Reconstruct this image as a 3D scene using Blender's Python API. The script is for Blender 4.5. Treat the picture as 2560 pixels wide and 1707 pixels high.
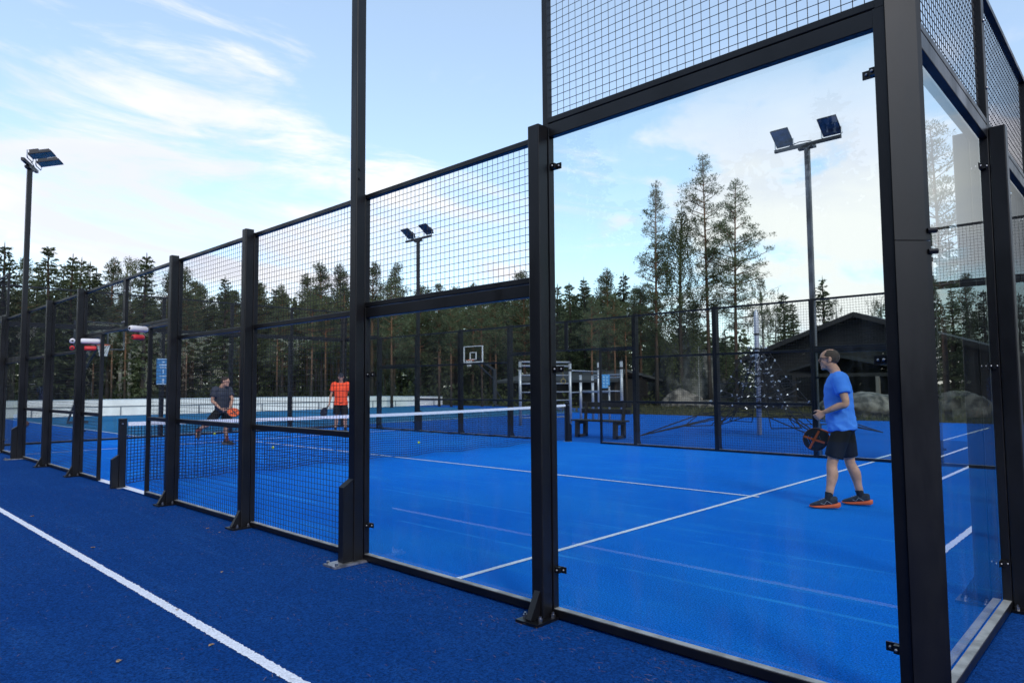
import bpy, bmesh, math, random
from mathutils import Vector, Matrix, noise as mnoise
for _o in list(bpy.data.objects): bpy.data.objects.remove(_o)
SC = bpy.context.scene
COL = SC.collection
R = math.radians

# ------------------------------------------------------------------ camera
def setup_camera():
    cam = bpy.data.cameras.new('camera'); o = bpy.data.objects.new('camera', cam); COL.objects.link(o)
    cam.sensor_width = 36.0; cam.lens = 24.0; cam.clip_start = 0.05; cam.clip_end = 2000.0
    yaw, pitch, roll = -0.7612410, 0.0638992, -0.0077263
    fw = Vector((math.sin(yaw)*math.cos(pitch), math.cos(yaw)*math.cos(pitch), math.sin(pitch)))
    rt = Vector((math.cos(yaw), -math.sin(yaw), 0)); up = rt.cross(fw)
    r2 = rt*math.cos(roll) + up*math.sin(roll); u2 = -rt*math.sin(roll) + up*math.cos(roll)
    m = Matrix((r2, u2, -fw)).transposed().to_4x4(); m.translation = Vector((0.79218, -3.27558, 1.40253))
    o.matrix_world = m
    cam.dof.use_dof = True; cam.dof.focus_distance = 4.2; cam.dof.aperture_fstop = 4.5
    SC.camera = o
setup_camera()

# ------------------------------------------------------------------ sky, sun, exposure
SUN_EL, SUN_AZ = 34.0, 118.0       # azimuth measured clockwise from +Y
CLOUD = 8.0
def setup_light():
    w = bpy.data.worlds.new('World'); SC.world = w; w.use_nodes = True
    nt = w.node_tree; N = nt.nodes; L = nt.links
    for n in list(N): N.remove(n)
    out = N.new('ShaderNodeOutputWorld'); bg = N.new('ShaderNodeBackground'); bg.inputs['Strength'].default_value = 0.12
    sky = N.new('ShaderNodeTexSky'); sky.sky_type = 'NISHITA'; sky.sun_disc = False
    sky.sun_elevation = R(SUN_EL); sky.sun_rotation = R(SUN_AZ); sky.altitude = 120; sky.air_density = 1.0; sky.dust_density = 0.6; sky.ozone_density = 1.5
    tc = N.new('ShaderNodeTexCoord'); sep = N.new('ShaderNodeSeparateXYZ'); L.new(tc.outputs['Generated'], sep.inputs[0])
    def M(op, a, b=None, c=None, clamp=False):
        n = N.new('ShaderNodeMath'); n.operation = op; n.use_clamp = clamp
        for i, v in enumerate((a, b, c)):
            if v is None: continue
            if isinstance(v, (int, float)): n.inputs[i].default_value = v
            else: L.new(v, n.inputs[i])
        return n.outputs[0]
    x, y, z = sep.outputs
    zz = M('ADD', M('MAXIMUM', z, 0.0), 0.16)
    def plane(ang, sx, sy, off):
        ca, sa = math.cos(ang), math.sin(ang)
        px = M('DIVIDE', M('ADD', M('MULTIPLY', x, ca), M('MULTIPLY', y, sa)), zz)
        py = M('DIVIDE', M('SUBTRACT', M('MULTIPLY', y, ca), M('MULTIPLY', x, sa)), zz)
        c = N.new('ShaderNodeCombineXYZ'); L.new(M('MULTIPLY', px, sx), c.inputs[0]); L.new(M('MULTIPLY', py, sy), c.inputs[1]); c.inputs[2].default_value = off
        return c.outputs[0]
    def noise(vec, sc, det, rough, dist=0.0):
        n = N.new('ShaderNodeTexNoise'); L.new(vec, n.inputs['Vector']); n.inputs['Scale'].default_value = sc
        n.inputs['Detail'].default_value = det; n.inputs['Roughness'].default_value = rough; n.inputs['Distortion'].default_value = dist
        return n.outputs['Fac']
    def ss(v, a, b):
        n = N.new('ShaderNodeMapRange'); n.interpolation_type = 'SMOOTHSTEP'; L.new(v, n.inputs['Value'])
        n.inputs['From Min'].default_value = a; n.inputs['From Max'].default_value = b
        return n.outputs['Result']
    def blob(az, el, r0, r1):
        az, el = R(az), R(el)
        c = (math.sin(az)*math.cos(el), math.cos(az)*math.cos(el), math.sin(el))
        d = M('ADD', M('ADD', M('MULTIPLY', x, c[0]), M('MULTIPLY', y, c[1])), M('MULTIPLY', z, c[2]))
        return ss(d, math.cos(R(r1)), math.cos(R(r0)))
    # thin streaked high cloud in bands that sink towards the right, heaped cloud low on the right
    az = M('ARCTAN2', x, y); el = M('ARCSINE', z)
    def angular(sa, se, k, off):
        c = N.new('ShaderNodeCombineXYZ'); L.new(M('MULTIPLY', az, sa), c.inputs[0]); L.new(M('MULTIPLY', M('ADD', el, M('MULTIPLY', az, k)), se), c.inputs[1]); c.inputs[2].default_value = off
        return c.outputs[0]
    s1 = noise(angular(2.4, 11.5, 0.07, 1.7), 1.0, 10, 0.60, 0.9); s2 = noise(angular(5.5, 26.0, 0.12, 5.2), 1.0, 8, 0.62, 0.5)
    streak = M('ADD', M('MULTIPLY', s1, 0.66), M('MULTIPLY', s2, 0.34))
    band = M('MULTIPLY', ss(el, R(2), R(10)), ss(el, R(25), R(15)))
    left = ss(az, R(-34), R(-62))
    bias = M('ADD', M('MULTIPLY', M('MULTIPLY', band, left), 0.150), M('MULTIPLY', ss(el, R(10), R(0)), 0.06))
    bias = M('ADD', bias, M('MULTIPLY', blob(-82, 33, 1, 11), 0.05))
    bias = M('SUBTRACT', bias, M('MULTIPLY', M('MULTIPLY', ss(el, R(16), R(24)), ss(az, R(-66), R(-50))), 0.10))
    m1 = M('MULTIPLY', ss(M('ADD', streak, bias), 0.51, 0.70), 0.95)
    cv = N.new('ShaderNodeMapping'); L.new(tc.outputs['Generated'], cv.inputs['Vector']); cv.inputs['Scale'].default_value = (1, 1, 1.9); cv.inputs['Location'].default_value = (0.37, 0.1, 0.2)
    heap = noise(cv.outputs[0], 5.0, 9, 0.56, 0.25)
    hb = M('ADD', M('MULTIPLY', blob(-16, 11, 3, 16), 0.20), M('MULTIPLY', blob(16, 14, 5, 34), 0.13))
    hb = M('ADD', hb, M('MULTIPLY', blob(-34, 6, 2, 13), 0.08))
    m2 = M('MULTIPLY', ss(M('ADD', heap, hb), 0.57, 0.69), ss(el, R(27), R(17)))
    mask = M('MAXIMUM', m1, m2)
    horizon = ss(z, 0.14, 0.0)
    mask = M('MAXIMUM', mask, M('MULTIPLY', horizon, 0.35))
    # cloud colour: white with violet grey bellies
    shade = ss(noise(cv.outputs[0], 3.0, 6, 0.5, 0.2), 0.40, 0.62)
    ramp = N.new('ShaderNodeMix'); ramp.data_type = 'RGBA'
    L.new(shade, ramp.inputs['Factor']); ramp.inputs['A'].default_value = (CLOUD*0.80, CLOUD*0.825, CLOUD*0.95, 1); ramp.inputs['B'].default_value = (CLOUD*1.0, CLOUD*0.985, CLOUD*0.985, 1)
    # air-lightened sky
    gain = N.new('ShaderNodeMix'); gain.data_type = 'RGBA'; gain.blend_type = 'MULTIPLY'; gain.inputs['Factor'].default_value = 1.0
    L.new(sky.outputs[0], gain.inputs['A']); gain.inputs['B'].default_value = (1.75, 1.75, 1.72, 1)
    veil = N.new('ShaderNodeMix'); veil.data_type = 'RGBA'; veil.inputs['Factor'].default_value = 0.30
    L.new(gain.outputs['Result'], veil.inputs['A']); veil.inputs['B'].default_value = (5.9, 7.4, 8.9, 1)
    mx = N.new('ShaderNodeMix'); mx.data_type = 'RGBA'
    L.new(mask, mx.inputs['Factor']); L.new(veil.outputs['Result'], mx.inputs['A']); L.new(ramp.outputs['Result'], mx.inputs['B'])
    L.new(mx.outputs['Result'], bg.inputs['Color']); L.new(bg.outputs[0], out.inputs['Surface'])
    sun = bpy.data.lights.new('sun', 'SUN'); so = bpy.data.objects.new('sun', sun); COL.objects.link(so)
    sun.energy = 1.5; sun.angle = R(14); sun.color = (1.0, 0.93, 0.84)
    d = Vector((math.sin(R(SUN_AZ))*math.cos(R(SUN_EL)), math.cos(R(SUN_AZ))*math.cos(R(SUN_EL)), math.sin(R(SUN_EL))))
    so.rotation_euler = d.to_track_quat('Z', 'Y').to_euler(); so.location = d*50
    v = SC.view_settings; v.view_transform = 'Standard'; v.look = 'None'; v.exposure = 0.25; v.gamma = 1.0; v.use_curve_mapping = False
    SC.cycles.transparent_max_bounces = 48; SC.cycles.max_bounces = 8; SC.cycles.diffuse_bounces = 3; SC.cycles.glossy_bounces = 4
    SC.cycles.use_denoising = True
setup_light()

# ------------------------------------------------------------------ materials
def mat(name, col, rough=0.6, metal=0.0, var=0.0, vscale=4.0, bump=0.0, bscale=40.0, spec=0.5, col2=None, coat=0.0, stretch=None, det=5, mixlo=0.4, mixhi=0.6):
    m = bpy.data.materials.new(name); m.use_nodes = True
    nt = m.node_tree; N = nt.nodes; L = nt.links; b = N['Principled BSDF']
    b.inputs['Roughness'].default_value = rough; b.inputs['Metallic'].default_value = metal
    b.inputs['Specular IOR Level'].default_value = spec; b.inputs['Coat Weight'].default_value = coat
    b.inputs['Base Color'].default_value = (*col, 1)
    tc = N.new('ShaderNodeTexCoord'); src = tc.outputs['Object']
    if stretch:
        mp = N.new('ShaderNodeMapping'); L.new(src, mp.inputs['Vector']); mp.inputs['Scale'].default_value = stretch; src = mp.outputs[0]
    if var or col2:
        n = N.new('ShaderNodeTexNoise'); L.new(src, n.inputs['Vector']); n.inputs['Scale'].default_value = vscale; n.inputs['Detail'].default_value = det
        r = N.new('ShaderNodeValToRGB'); L.new(n.outputs['Fac'], r.inputs['Fac'])
        a = tuple(c*(1-var) for c in col); c2 = col2 if col2 else tuple(min(1, c*(1+var)) for c in col)
        r.color_ramp.elements[0].position = mixlo; r.color_ramp.elements[1].position = mixhi
        r.color_ramp.elements[0].color = (*a, 1); r.color_ramp.elements[1].color = (*c2, 1)
        L.new(r.outputs[0], b.inputs['Base Color'])
    if bump:
        n2 = N.new('ShaderNodeTexNoise'); L.new(src, n2.inputs['Vector']); n2.inputs['Scale'].default_value = bscale; n2.inputs['Detail'].default_value = 4
        bp = N.new('ShaderNodeBump'); bp.inputs['Strength'].default_value = bump; bp.inputs['Distance'].default_value = 0.01
        L.new(n2.outputs['Fac'], bp.inputs['Height']); L.new(bp.outputs[0], b.inputs['Normal'])
    return m

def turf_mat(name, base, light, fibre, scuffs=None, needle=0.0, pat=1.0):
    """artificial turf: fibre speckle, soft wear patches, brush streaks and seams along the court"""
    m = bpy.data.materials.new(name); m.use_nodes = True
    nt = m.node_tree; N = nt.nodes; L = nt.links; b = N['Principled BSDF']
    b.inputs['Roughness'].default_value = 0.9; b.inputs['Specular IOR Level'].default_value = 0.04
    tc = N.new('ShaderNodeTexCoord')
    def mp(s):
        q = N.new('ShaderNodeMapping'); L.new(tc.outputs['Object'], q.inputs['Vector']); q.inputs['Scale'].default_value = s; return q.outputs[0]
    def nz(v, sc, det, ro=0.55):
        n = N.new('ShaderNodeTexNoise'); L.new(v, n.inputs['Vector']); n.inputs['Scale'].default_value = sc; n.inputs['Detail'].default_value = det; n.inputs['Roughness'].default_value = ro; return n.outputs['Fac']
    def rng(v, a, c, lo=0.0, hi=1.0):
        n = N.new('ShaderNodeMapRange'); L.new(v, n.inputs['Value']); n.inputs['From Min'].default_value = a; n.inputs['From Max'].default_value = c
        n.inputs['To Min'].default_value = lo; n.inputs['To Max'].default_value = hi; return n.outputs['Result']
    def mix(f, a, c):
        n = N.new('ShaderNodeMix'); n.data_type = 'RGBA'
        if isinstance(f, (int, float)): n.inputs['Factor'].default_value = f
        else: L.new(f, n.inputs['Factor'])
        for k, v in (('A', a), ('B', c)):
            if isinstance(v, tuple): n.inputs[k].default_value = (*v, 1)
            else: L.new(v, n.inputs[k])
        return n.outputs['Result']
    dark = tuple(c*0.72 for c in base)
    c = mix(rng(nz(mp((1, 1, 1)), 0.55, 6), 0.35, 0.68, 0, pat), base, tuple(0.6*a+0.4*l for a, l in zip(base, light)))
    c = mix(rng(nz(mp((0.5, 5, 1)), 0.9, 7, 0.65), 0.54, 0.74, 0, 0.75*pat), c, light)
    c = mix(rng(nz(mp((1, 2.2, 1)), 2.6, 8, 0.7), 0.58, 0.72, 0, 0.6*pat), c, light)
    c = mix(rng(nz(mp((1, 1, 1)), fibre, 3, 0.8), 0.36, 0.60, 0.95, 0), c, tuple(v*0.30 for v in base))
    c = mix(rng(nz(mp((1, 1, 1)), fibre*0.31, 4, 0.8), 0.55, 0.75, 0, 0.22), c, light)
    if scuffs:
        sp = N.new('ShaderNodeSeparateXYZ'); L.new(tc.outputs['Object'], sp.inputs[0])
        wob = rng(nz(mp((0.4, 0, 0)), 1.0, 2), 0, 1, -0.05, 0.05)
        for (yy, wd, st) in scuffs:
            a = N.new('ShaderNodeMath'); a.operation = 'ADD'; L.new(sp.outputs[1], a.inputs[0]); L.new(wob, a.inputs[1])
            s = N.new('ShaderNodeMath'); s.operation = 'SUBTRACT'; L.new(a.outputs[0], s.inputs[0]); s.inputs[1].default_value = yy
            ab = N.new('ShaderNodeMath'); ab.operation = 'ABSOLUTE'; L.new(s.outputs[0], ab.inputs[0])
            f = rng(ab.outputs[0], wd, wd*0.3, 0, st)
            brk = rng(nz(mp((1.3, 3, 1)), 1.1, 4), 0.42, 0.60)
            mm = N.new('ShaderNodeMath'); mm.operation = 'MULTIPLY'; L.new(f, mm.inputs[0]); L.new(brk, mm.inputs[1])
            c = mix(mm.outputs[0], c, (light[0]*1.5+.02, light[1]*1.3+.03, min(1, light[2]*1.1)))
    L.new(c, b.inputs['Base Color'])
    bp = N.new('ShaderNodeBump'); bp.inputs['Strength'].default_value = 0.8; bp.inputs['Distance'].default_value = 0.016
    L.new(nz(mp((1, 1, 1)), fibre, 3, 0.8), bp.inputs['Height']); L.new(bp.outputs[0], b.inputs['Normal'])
    return m

def glass_mat(name, tint=(0.93, 0.97, 0.96), gain=1.55):
    """clear toughened pane: Fresnel reflection on the outer faces, smudges that scatter a little"""
    m = bpy.data.materials.new(name); m.use_nodes = True
    nt = m.node_tree; N = nt.nodes; L = nt.links; N.remove(N['Principled BSDF']); out = N['Material Output']
    tr = N.new('ShaderNodeBsdfTransparent'); tr.inputs[0].default_value = (*tint, 1)
    gl = N.new('ShaderNodeBsdfGlossy'); gl.inputs['Roughness'].default_value = 0.0; gl.inputs['Color'].default_value = (0.95, 0.96, 0.93, 1)
    fr = N.new('ShaderNodeFresnel'); fr.inputs['IOR'].default_value = 1.5
    geo = N.new('ShaderNodeNewGeometry')
    inv = N.new('ShaderNodeMath'); inv.operation = 'SUBTRACT'; inv.inputs[0].default_value = 1.0; L.new(geo.outputs['Backfacing'], inv.inputs[1])
    g = N.new('ShaderNodeMath'); g.operation = 'MULTIPLY'; L.new(fr.outputs[0], g.inputs[0]); g.inputs[1].default_value = gain; g.use_clamp = True
    f = N.new('ShaderNodeMath'); f.operation = 'MULTIPLY'; L.new(g.outputs[0], f.inputs[0]); L.new(inv.outputs[0], f.inputs[1]); f.use_clamp = True
    mx = N.new('ShaderNodeMixShader'); L.new(f.outputs[0], mx.inputs[0]); L.new(tr.outputs[0], mx.inputs[1]); L.new(gl.outputs[0], mx.inputs[2])
    # faint dust
    df = N.new('ShaderNodeBsdfDiffuse'); df.inputs[0].default_value = (0.75, 0.78, 0.76, 1)
    tc = N.new('ShaderNodeTexCoord'); mp = N.new('ShaderNodeMapping'); L.new(tc.outputs['Object'], mp.inputs['Vector']); mp.inputs['Scale'].default_value = (2.2, 2.2, 0.5)
    nz = N.new('ShaderNodeTexNoise'); L.new(mp.outputs[0], nz.inputs['Vector']); nz.inputs['Scale'].default_value = 2.4; nz.inputs['Detail'].default_value = 8; nz.inputs['Roughness'].default_value = 0.7
    rg = N.new('ShaderNodeMapRange'); L.new(nz.outputs['Fac'], rg.inputs['Value']); rg.inputs['From Min'].default_value = 0.5; rg.inputs['From Max'].default_value = 0.8; rg.inputs['To Max'].default_value = 0.025
    mx2 = N.new('ShaderNodeMixShader'); L.new(rg.outputs[0], mx2.inputs[0]); L.new(mx.outputs[0], mx2.inputs[1]); L.new(df.outputs[0], mx2.inputs[2])
    L.new(mx2.outputs[0], out.inputs['Surface'])
    return m

M = {}
M['black'] = mat('black_powder_coat', (0.0045, 0.0045, 0.0062), 0.36, spec=0.42, var=0.25, vscale=3.0, bump=0.05, bscale=260)
def sheen(m, lo, hi, sc, st):
    nt = m.node_tree; N = nt.nodes; L = nt.links; tc = N.new('ShaderNodeTexCoord'); mp = N.new('ShaderNodeMapping'); L.new(tc.outputs['Object'], mp.inputs['Vector']); mp.inputs['Scale'].default_value = st
    n = N.new('ShaderNodeTexNoise'); L.new(mp.outputs[0], n.inputs['Vector']); n.inputs['Scale'].default_value = sc; n.inputs['Detail'].default_value = 7; n.inputs['Roughness'].default_value = .65
    r = N.new('ShaderNodeMapRange'); L.new(n.outputs['Fac'], r.inputs['Value']); r.inputs['From Min'].default_value = .32; r.inputs['From Max'].default_value = .68; r.inputs['To Min'].default_value = lo; r.inputs['To Max'].default_value = hi
    L.new(r.outputs['Result'], N['Principled BSDF'].inputs['Roughness'])
sheen(M['black'], .27, .50, 3.2, (1, 1, .35))
M['black_matte'] = mat('black_wire_coat', (0.008, 0.008, 0.011), 0.5, spec=0.35)
M['steel'] = mat('zinc_bolt', (0.42, 0.42, 0.44), 0.34, metal=1.0, var=0.2, vscale=60)
M['glass'] = glass_mat('court_glass')
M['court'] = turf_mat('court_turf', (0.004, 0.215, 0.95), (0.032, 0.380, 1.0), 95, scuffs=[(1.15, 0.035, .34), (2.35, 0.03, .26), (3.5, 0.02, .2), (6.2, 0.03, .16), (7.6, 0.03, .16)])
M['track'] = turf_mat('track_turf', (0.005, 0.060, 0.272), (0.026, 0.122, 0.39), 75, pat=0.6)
M['field'] = turf_mat('field_turf', (0.008, 0.135, 0.60), (0.04, 0.22, 0.70), 60, pat=0.7)
M['teal'] = turf_mat('teal_turf', (0.035, 0.20, 0.42), (0.08, 0.28, 0.47), 60, pat=0.7)
M['line'] = mat('white_turf_line', (0.74, 0.76, 0.84), 0.9, spec=0.1, var=0.12, vscale=90, bump=0.4, bscale=160)
M['grass'] = mat('mown_verge', (0.026, 0.034, 0.014), 0.9, var=0.5, vscale=1.6, col2=(0.060, 0.058, 0.028), bump=0.6, bscale=30, spec=0.1)
M['soil'] = mat('forest_soil', (0.018, 0.020, 0.010), 0.95, var=0.5, vscale=0.7, bump=0.7, bscale=8, spec=0.05)
M['white'] = mat('white_board', (0.86, 0.83, 0.80), 0.5, var=0.06, vscale=2)
M['grey'] = mat('grey_rail', (0.22, 0.24, 0.27), 0.45)

# ------------------------------------------------------------------ mesh builder
class MB:
    def __init__(s): s.v = []; s.f = []; s.mi = []; s.cur = 0
    def add(s, vs, fs):
        k = len(s.v); s.v += [tuple(p) for p in vs]; s.f += [tuple(i+k for i in q) for q in fs]; s.mi += [s.cur]*len(fs); return s
    def box(s, a, b, c=0.0):
        x0, y0, z0 = (min(a[i], b[i]) for i in range(3)); x1, y1, z1 = (max(a[i], b[i]) for i in range(3))
        return s.hexa([(x0, y0, z0), (x1, y0, z0), (x1, y1, z0), (x0, y1, z0)], [(x0, y0, z1), (x1, y0, z1), (x1, y1, z1), (x0, y1, z1)])
    def hexa(s, lo, hi):
        n = len(lo); fs = [tuple(range(n-1, -1, -1)), tuple(range(n, 2*n))] + [(i, (i+1) % n, n+(i+1) % n, n+i) for i in range(n)]
        return s.add(list(lo)+list(hi), fs)
    def rbox(s, a, b, r=0.006, axis=2):
        """box whose four edges along axis are rounded off"""
        lo = [min(a[i], b[i]) for i in range(3)]; hi = [max(a[i], b[i]) for i in range(3)]
        i, j = [k for k in range(3) if k != axis]
        if axis == 1: i, j = 2, 0
        r = min(r, (hi[i]-lo[i])*.45, (hi[j]-lo[j])*.45); pts = []
        for cx, cy, a0 in ((hi[i]-r, hi[j]-r, 0), (lo[i]+r, hi[j]-r, 90), (lo[i]+r, lo[j]+r, 180), (hi[i]-r, lo[j]+r, 270)):
            for t in (0, 45, 90): pts.append((cx+r*math.cos(R(a0+t)), cy+r*math.sin(R(a0+t))))
        L0, L1 = [], []
        for p in pts:
            q = [0, 0, 0]; q[i], q[j], q[axis] = p[0], p[1], lo[axis]; L0.append(tuple(q)); q[axis] = hi[axis]; L1.append(tuple(q))
        return s.hexa(L0, L1)
    def bar(s, p, q, w, h=None, up=(0, 0, 1)):
        p, q = Vector(p), Vector(q); d = (q-p).normalized(); u = Vector(up)
        if abs(d.dot(u)) > .98: u = Vector((1, 0, 0))
        sx = d.cross(u).normalized()*(w/2); sy = sx.cross(d).normalized()*((h or w)/2)
        c = [-sx-sy, sx-sy, sx+sy, -sx+sy]
        return s.hexa([p+k for k in c], [q+k for k in c])
    def tube(s, pts, rad, n=8, caps=True):
        pts = [Vector(p) for p in pts]; k = len(pts)
        rr = rad if isinstance(rad, (list, tuple)) else [rad]*k
        b0 = len(s.v); prev = None
        for i, p in enumerate(pts):
            d = (pts[min(i+1, k-1)]-pts[max(i-1, 0)]).normalized()
            if prev is None:
                u = Vector((0, 0, 1)) if abs(d.z) < .9 else Vector((1, 0, 0)); a = d.cross(u).normalized()
            else: a = (prev-d*prev.dot(d)).normalized()
            prev = a; b = d.cross(a)
            for t in range(n):
                an = 2*math.pi*t/n; s.v.append(tuple(p+(a*math.cos(an)+b*math.sin(an))*rr[i]))
        fs = [(b0+i*n+t, b0+i*n+(t+1) % n, b0+(i+1)*n+(t+1) % n, b0+(i+1)*n+t) for i in range(k-1) for t in range(n)]
        if caps: fs += [tuple(b0+t for t in range(n-1, -1, -1)), tuple(b0+(k-1)*n+t for t in range(n))]
        s.f += fs; s.mi += [s.cur]*len(fs); return s
    def cyl(s, p, q, r, n=12): return s.tube([p, q], r, n)
    def ball(s, c, r, n=10, m=7, sc=(1, 1, 1)):
        b0 = len(s.v); fs = []
        for i in range(m+1):
            t = math.pi*i/m
            for j in range(n):
                a = 2*math.pi*j/n; s.v.append((c[0]+r*sc[0]*math.sin(t)*math.cos(a), c[1]+r*sc[1]*math.sin(t)*math.sin(a), c[2]+r*sc[2]*math.cos(t)))
        for i in range(m):
            for j in range(n): fs.append((b0+i*n+j, b0+(i+1)*n+j, b0+(i+1)*n+(j+1) % n, b0+i*n+(j+1) % n))
        s.f += fs; s.mi += [s.cur]*len(fs); return s
    def prism(s, poly, vec):
        lo = [Vector(p) for p in poly]; v = Vector(vec); return s.hexa(lo, [p+v for p in lo])
    def loft(s, rings, close=True):
        b0 = len(s.v); n = len(rings[0])
        for r in rings: s.v += [tuple(p) for p in r]
        fs = [(b0+i*n+t, b0+i*n+(t+1) % n, b0+(i+1)*n+(t+1) % n, b0+(i+1)*n+t) for i in range(len(rings)-1) for t in range(n)]
        if close: fs += [tuple(b0+t for t in range(n-1, -1, -1)), tuple(b0+(len(rings)-1)*n+t for t in range(n))]
        s.f += fs; s.mi += [s.cur]*len(fs); return s
    def build(s, name, mats, parent=None, smooth=False, fixn=True):
        me = bpy.data.meshes.new(name); me.from_pydata(s.v, [], s.f)
        if not isinstance(mats, (list, tuple)): mats = [mats]
        for m in mats: me.materials.append(m)
        if len(mats) > 1: me.polygons.foreach_set('material_index', s.mi)
        if fixn:
            bm = bmesh.new(); bm.from_mesh(me); bmesh.ops.recalc_face_normals(bm, faces=bm.faces); bm.to_mesh(me); bm.free()
        if smooth: me.polygons.foreach_set('use_smooth', [True]*len(me.polygons))
        me.update()
        o = bpy.data.objects.new(name, me); COL.objects.link(o)
        if parent: o.parent = parent
        return o

def tag(o, label=None, cat=None, group=None, kind=None):
    if label: o['label'] = label
    if cat: o['category'] = cat
    if group: o['group'] = group
    if kind: o['kind'] = kind
    return o
def thing(name, label, cat, loc=(0, 0, 0), rz=0.0, group=None):
    o = bpy.data.objects.new(name, None); o.empty_display_size = 0.2; COL.objects.link(o)
    o.location = loc; o.rotation_euler = (0, 0, rz); return tag(o, label, cat, group)
def dup(root, loc, rz=0.0, label=None, group=None, sc=None):
    r = root.copy(); COL.objects.link(r); r.location = loc; r.rotation_euler = (0, 0, rz)
    if sc: r.scale = sc if isinstance(sc, tuple) else (sc, sc, sc)
    if label: r['label'] = label
    if group: r['group'] = group
    for ch in list(root.children):
        c = ch.copy(); COL.objects.link(c); c.parent = r
        for g in list(ch.children):
            d = g.copy(); COL.objects.link(d); d.parent = c
    return r
def sheet(name, pts, z, m, label=None):
    mb = MB(); mb.add([(p[0], p[1], z) for p in pts], [tuple(range(len(pts)))]); o = mb.build(name, m, fixn=False)
    if o.data.polygons[0].normal.z < 0: o.data.flip_normals()
    o['kind'] = 'structure'
    if label: o['label'] = label
    return o
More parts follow.
